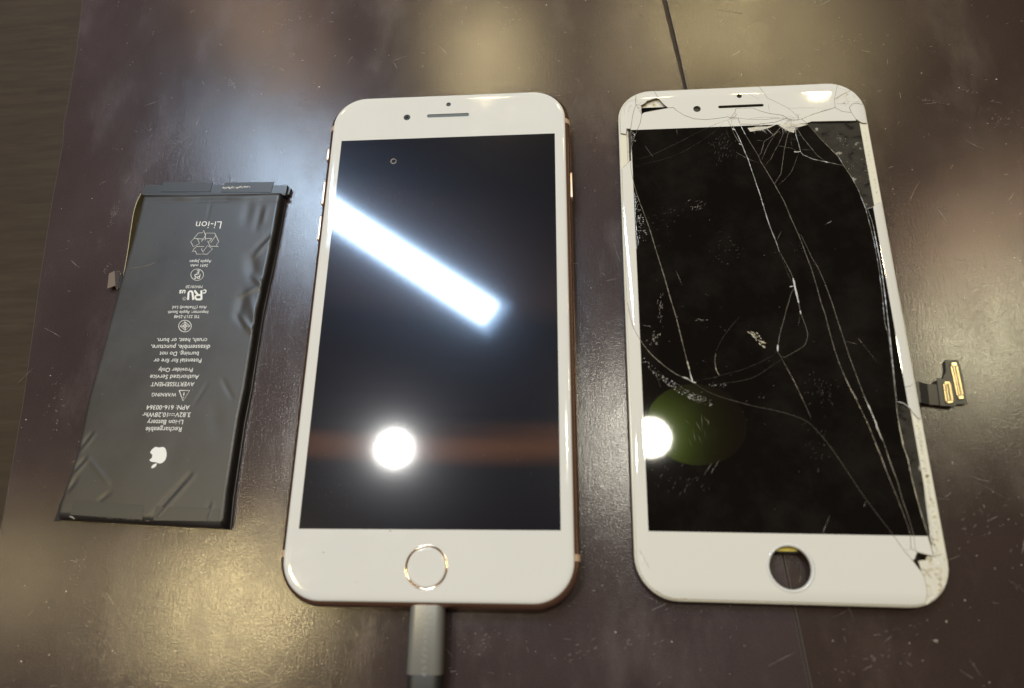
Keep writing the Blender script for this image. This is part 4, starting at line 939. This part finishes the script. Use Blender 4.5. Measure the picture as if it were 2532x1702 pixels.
def line1(s, xl, xr, y, f=q1, **kw): return text(s, f(xr, y, BZ), f(xl, y, BZ), **kw)
line1('Li-ion', 1255, 1460, 447, bold=-0.006)
for s, xl, xr, y in (('Apple Japan', 1205, 1380, 742), ('2691 mAh', 1213, 1353, 774), ('MH10120', 1175, 1308, 946), ('Asia (Thailand) Ltd.', 1060, 1343, 1113), ('Importer: Apple South', 1030, 1355, 1152), ('TIS 2217-2548', 1080, 1287, 1187),
                     ('crush, heat, or burn.', 940, 1345, 1378), ('disassemble, puncture,', 893, 1370, 1433), ('burning. Do not', 962, 1278, 1487), ('Potential for fire or', 915, 1300, 1543)): line1(s, xl, xr, y)
for s, xl, xr, y in (('Provider Only', 953, 1230, 180), ('Authorized Service', 885, 1280, 237), ('AVERTISSEMENT', 893, 1243, 295), ('WARNING', 900, 1098, 380), ('APN: 616-00364', 858, 1205, 483), ('Li-ion Battery', 863, 1152, 602), ('Rechargeable', 850, 1140, 660)): line1(s, xl, xr, y, q2)
line1('3.82V', 1090, 1212, 542, q2); line1('10.28Whr', 825, 1030, 542, q2)
ZP = BZ + 0.03
def strokes(name, lines, w, f):
    ps = []
    for ln in lines: ps.append(ribbon([tuple(f(x, y, ZP)[:2]) for x, y in ln], w, ZP - 0.01, 1.0, 0.0))
    return mk(name, *join(ps), 'print', pouch)
def ell(cx, cy, rx, ry, n=28): return [(cx + rx * math.cos(6.28319 * i / n), cy + ry * math.sin(6.28319 * i / n)) for i in range(n + 1)]
strokes('direct_current_sign', [[(1036, 534), (1086, 534)], [(1036, 547), (1049, 547)], [(1055, 547), (1068, 547)], [(1074, 547), (1087, 547)]], 0.16, q2)
strokes('recycling_mark', [[(1330, 570), (1335, 512), (1408, 512), (1440, 580), (1418, 612), (1437, 620), (1370, 618), (1350, 575), (1375, 590), (1418, 530)], [(1330, 556), (1385, 556)], [(1385, 556), (1365, 578)],
                           [(1320, 555), (1300, 580), (1312, 560), (1240, 555), (1214, 582), (1235, 622), (1285, 597), (1268, 556)], [(1240, 555), (1275, 512), (1310, 508), (1318, 490), (1333, 530), (1320, 555)],
                           [(1250, 655), (1222, 665), (1240, 640), (1262, 620), (1322, 620), (1300, 640), (1320, 682), (1262, 682), (1250, 655)], [(1320, 682), (1345, 684), (1390, 640), (1350, 612), (1315, 660)]], 0.17, q1)
strokes('safety_mark', [ell(1266, 848, 51, 46)], 0.17, q1); line1('PS', 1242, 1290, 862); line1('E', 1262, 1282, 828)
# component mark: mirrored R with U, c and us
line1('us', 1120, 1170, 992, bold=0.02); line1('c', 1312, 1340, 992, bold=0.02)
strokes('component_mark', [[(1300, 1050), (1300, 975)], [(1300, 1048), (1262, 1048), (1250, 1036), (1252, 1020), (1268, 1012), (1300, 1012)], [(1272, 1012), (1244, 975)], [(1234, 1052), (1228, 995), (1220, 982), (1205, 982), (1196, 992), (1192, 1052)]], 0.62, q1)
strokes('registered_mark', [ell(1163, 1041, 14, 13, 18), [(1158, 1048), (1158, 1035)], [(1158, 1047), (1168, 1045), (1158, 1041), (1168, 1035)]], 0.10, q1)
strokes('standards_mark', [ell(1167, 1263, 51, 47), [(1167, 1228), (1207, 1263), (1170, 1298), (1128, 1263), (1167, 1228)], [(1167, 1228), (1170, 1298)], [(1128, 1263), (1207, 1263)], [(1150, 1263), (1168, 1245), (1186, 1263), (1168, 1281), (1150, 1263)]], 0.20, q1)
strokes('warning_triangle', [[(1120, 346), (1205, 346), (1152, 430), (1120, 346), (1140, 346)], [(1160, 362), (1157, 388)], [(1155, 398), (1154, 404)]], 0.26, q2)
def blob(name, pts, f):
    q = [tuple(f(x, y, ZP)[:2]) for x, y in pts]; q = q + [q[0]]; q = smooth_line(q, 2)[:-1]; q = q[::-1] if area2(q) < 0 else q
    return mk(name, [(x, y, ZP) for x, y in q], [tuple(range(len(q)))], 'print', pouch)
blob('fruit_emblem', [(925, 803), (940, 802), (957, 808), (975, 804), (995, 802), (1010, 815), (1018, 840), (1020, 870), (1012, 902), (995, 924), (972, 936), (955, 935), (940, 929), (925, 924), (905, 924), (888, 917), (879, 907), (893, 897), (903, 884), (904, 868), (898, 858), (886, 850), (890, 836), (905, 818)], q2)
blob('emblem_leaf', [(941, 934), (936, 955), (918, 970), (893, 976), (899, 955), (916, 941)], q2)
# top flap with the protection board wrapped in tape
def flat(name, pts, z0, z1, mat, parent=bat): return slab(name, [(p.x, p.y) for p in pts], z0, z1, mat, parent)
flap = flat('board_wrap', [q1(820, 190, 2.0), q1(850, 122, 2.0), q1(1000, 125, 2.0), q1(1500, 122, 2.0), q1(1995, 126, 2.0), q1(1978, 208, 2.0), q1(1500, 207, 2.0), q1(830, 205, 2.0)], 0.15, 2.0, 'tape')
flat('adhesive_tab', [q1(970, 178, 2.2), q1(990, 98, 2.2), q1(1392, 104, 2.2), q1(1368, 178, 2.2)], 1.9, 2.12, 'tape2', flap)
flat('adhesive_tab', [q1(1455, 180, 2.2), q1(1490, 104, 2.2), q1(1885, 97, 2.2), q1(1862, 182, 2.2)], 1.9, 2.12, 'tape2', flap)
ps = []
for k in range(22):
    x = 1480 + 210 * k / 21; p = q1(x, 150 - 14 * k / 21 + rs.uniform(-6, 6), 2.13); ps.append(bead(p.x, p.y, rs.uniform(.15, .5), 2.125))
mk('glue_residue', *join(ps), 'glue', flap, kind='stuff', smooth=True)
flat('torn_corner', [q1(1975, 205, 1.2), q1(1998, 128, 1.2), q1(2024, 152, 1.2), q1(2008, 200, 1.2)], 0.05, 1.2, 'tape')
flat('flap_fold', [q1(840, 208, 2.6), q1(1980, 206, 2.6), q1(1978, 186, 2.6), q1(845, 190, 2.6)], 0.6, 2.55, 'tape2')
# flex strip standing on edge, ending in the connector
line = [q1(x, y, 3.2) for x, y in ((815, 192), (780, 260), (757, 340), (745, 410), (728, 520), (715, 620), (695, 740), (672, 860), (650, 945))]
ln = smooth_line([(p.x - 0.15, p.y) for p in line], 2); vs, fs = [], []
for i, p in enumerate(ln):
    for dx, z in ((-.09, .4), (-.09, 3.2), (.09, 3.2), (.09, .4)): vs.append((p[0] + dx, p[1], z))
n = len(ln)
fs = [(4 * i + k, 4 * i + 4 + k, 4 * i + 4 + (k + 1) % 4, 4 * i + (k + 1) % 4) for i in range(n - 1) for k in range(4)] + [(0, 1, 2, 3), (4 * n - 1, 4 * n - 2, 4 * n - 3, 4 * n - 4)]
fstrip = mk('flex_strip', vs, fs, 'brass', bat)
flat('connector', [q1(598, 815, 2.6), q1(628, 812, 2.6), q1(640, 850, 2.6), q1(628, 960, 2.6), q1(606, 955, 2.6)], 0.9, 2.6, 'steel', fstrip)
flat('connector_back', [q1(552, 838, 1.6), q1(600, 815, 1.6), q1(608, 935, 1.6), q1(538, 962, 1.6)], 1.3, 1.6, 'kapton', fstrip)
flat('connector_block', [q1(628, 830, 2.3), q1(660, 850, 2.3), q1(655, 940, 2.3), q1(625, 965, 2.3)], 0.6, 2.3, 'shell_black', fstrip)
# matt strips at the far end and the folded corner
flat('adhesive_strip', [q2(262, 1230), q2(835, 1275), q2(825, 1392), q2(240, 1352)], BZ - 0.05, BZ + 0.035, 'tape2')
flat('adhesive_strip', [q2(930, 1282), q2(1455, 1300), q2(1440, 1405), q2(910, 1398)], BZ - 0.05, BZ + 0.03, 'tape2')
cf = [q2(160, 1240, 1.5), q2(200, 1345, 2.4), q2(265, 1385, 2.0), q2(150, 1395, .6), q2(108, 1408, .2), q2(120, 1370, .3)]
mk('folded_corner', [tuple(p) for p in cf] + [(q2(185, 1340, 2.9)).to_tuple(), (q2(230, 1365, 2.9)).to_tuple()], [(0, 5, 4, 3), (0, 3, 1), (1, 3, 2), (1, 2, 7), (0, 1, 6), (6, 1, 7)], 'tape', bat)
mk('crease', *ribbon([tuple(q2(x, y, BZ)[:2]) for x, y in ((190, 1335), (230, 1355), (270, 1385))], .5, BZ - .4, .3, .3), 'scratch', bat)
ps = []
for k in range(26):
    x = 370 + 480 * rs.random(); p = q2(x, 1365 + 0.065 * (x - 370) + rs.uniform(-4, 4), BZ - 0.2); ps.append(ribbon([(p.x, p.y), (p.x + .5, p.y - .02), (p.x + 1.0 * rs.random() + .4, p.y - .03)], rs.uniform(.08, .2), BZ - 0.28, .2, .4, rs))
mk('worn_edge', *join(ps), 'smear', bat, kind='stuff')
ps = []
for _ in range(60):
    x, y = rs.uniform(500, 1700), rs.uniform(260, 2600); p = q1(x - (y - 260) * 0.17, y, BZ); ps.append(bead(p.x, p.y, rs.uniform(.03, .08), BZ + .03))
mk('dust', *join(ps), 'dust', bat, kind='stuff')
mk('scratch', *ribbon(smooth_line([tuple(q1(x, y, BZ)[:2]) for x, y in ((715, 800), (800, 790), (880, 770), (955, 738))]), .2, BZ + .03, .2, .3), 'smear', bat)
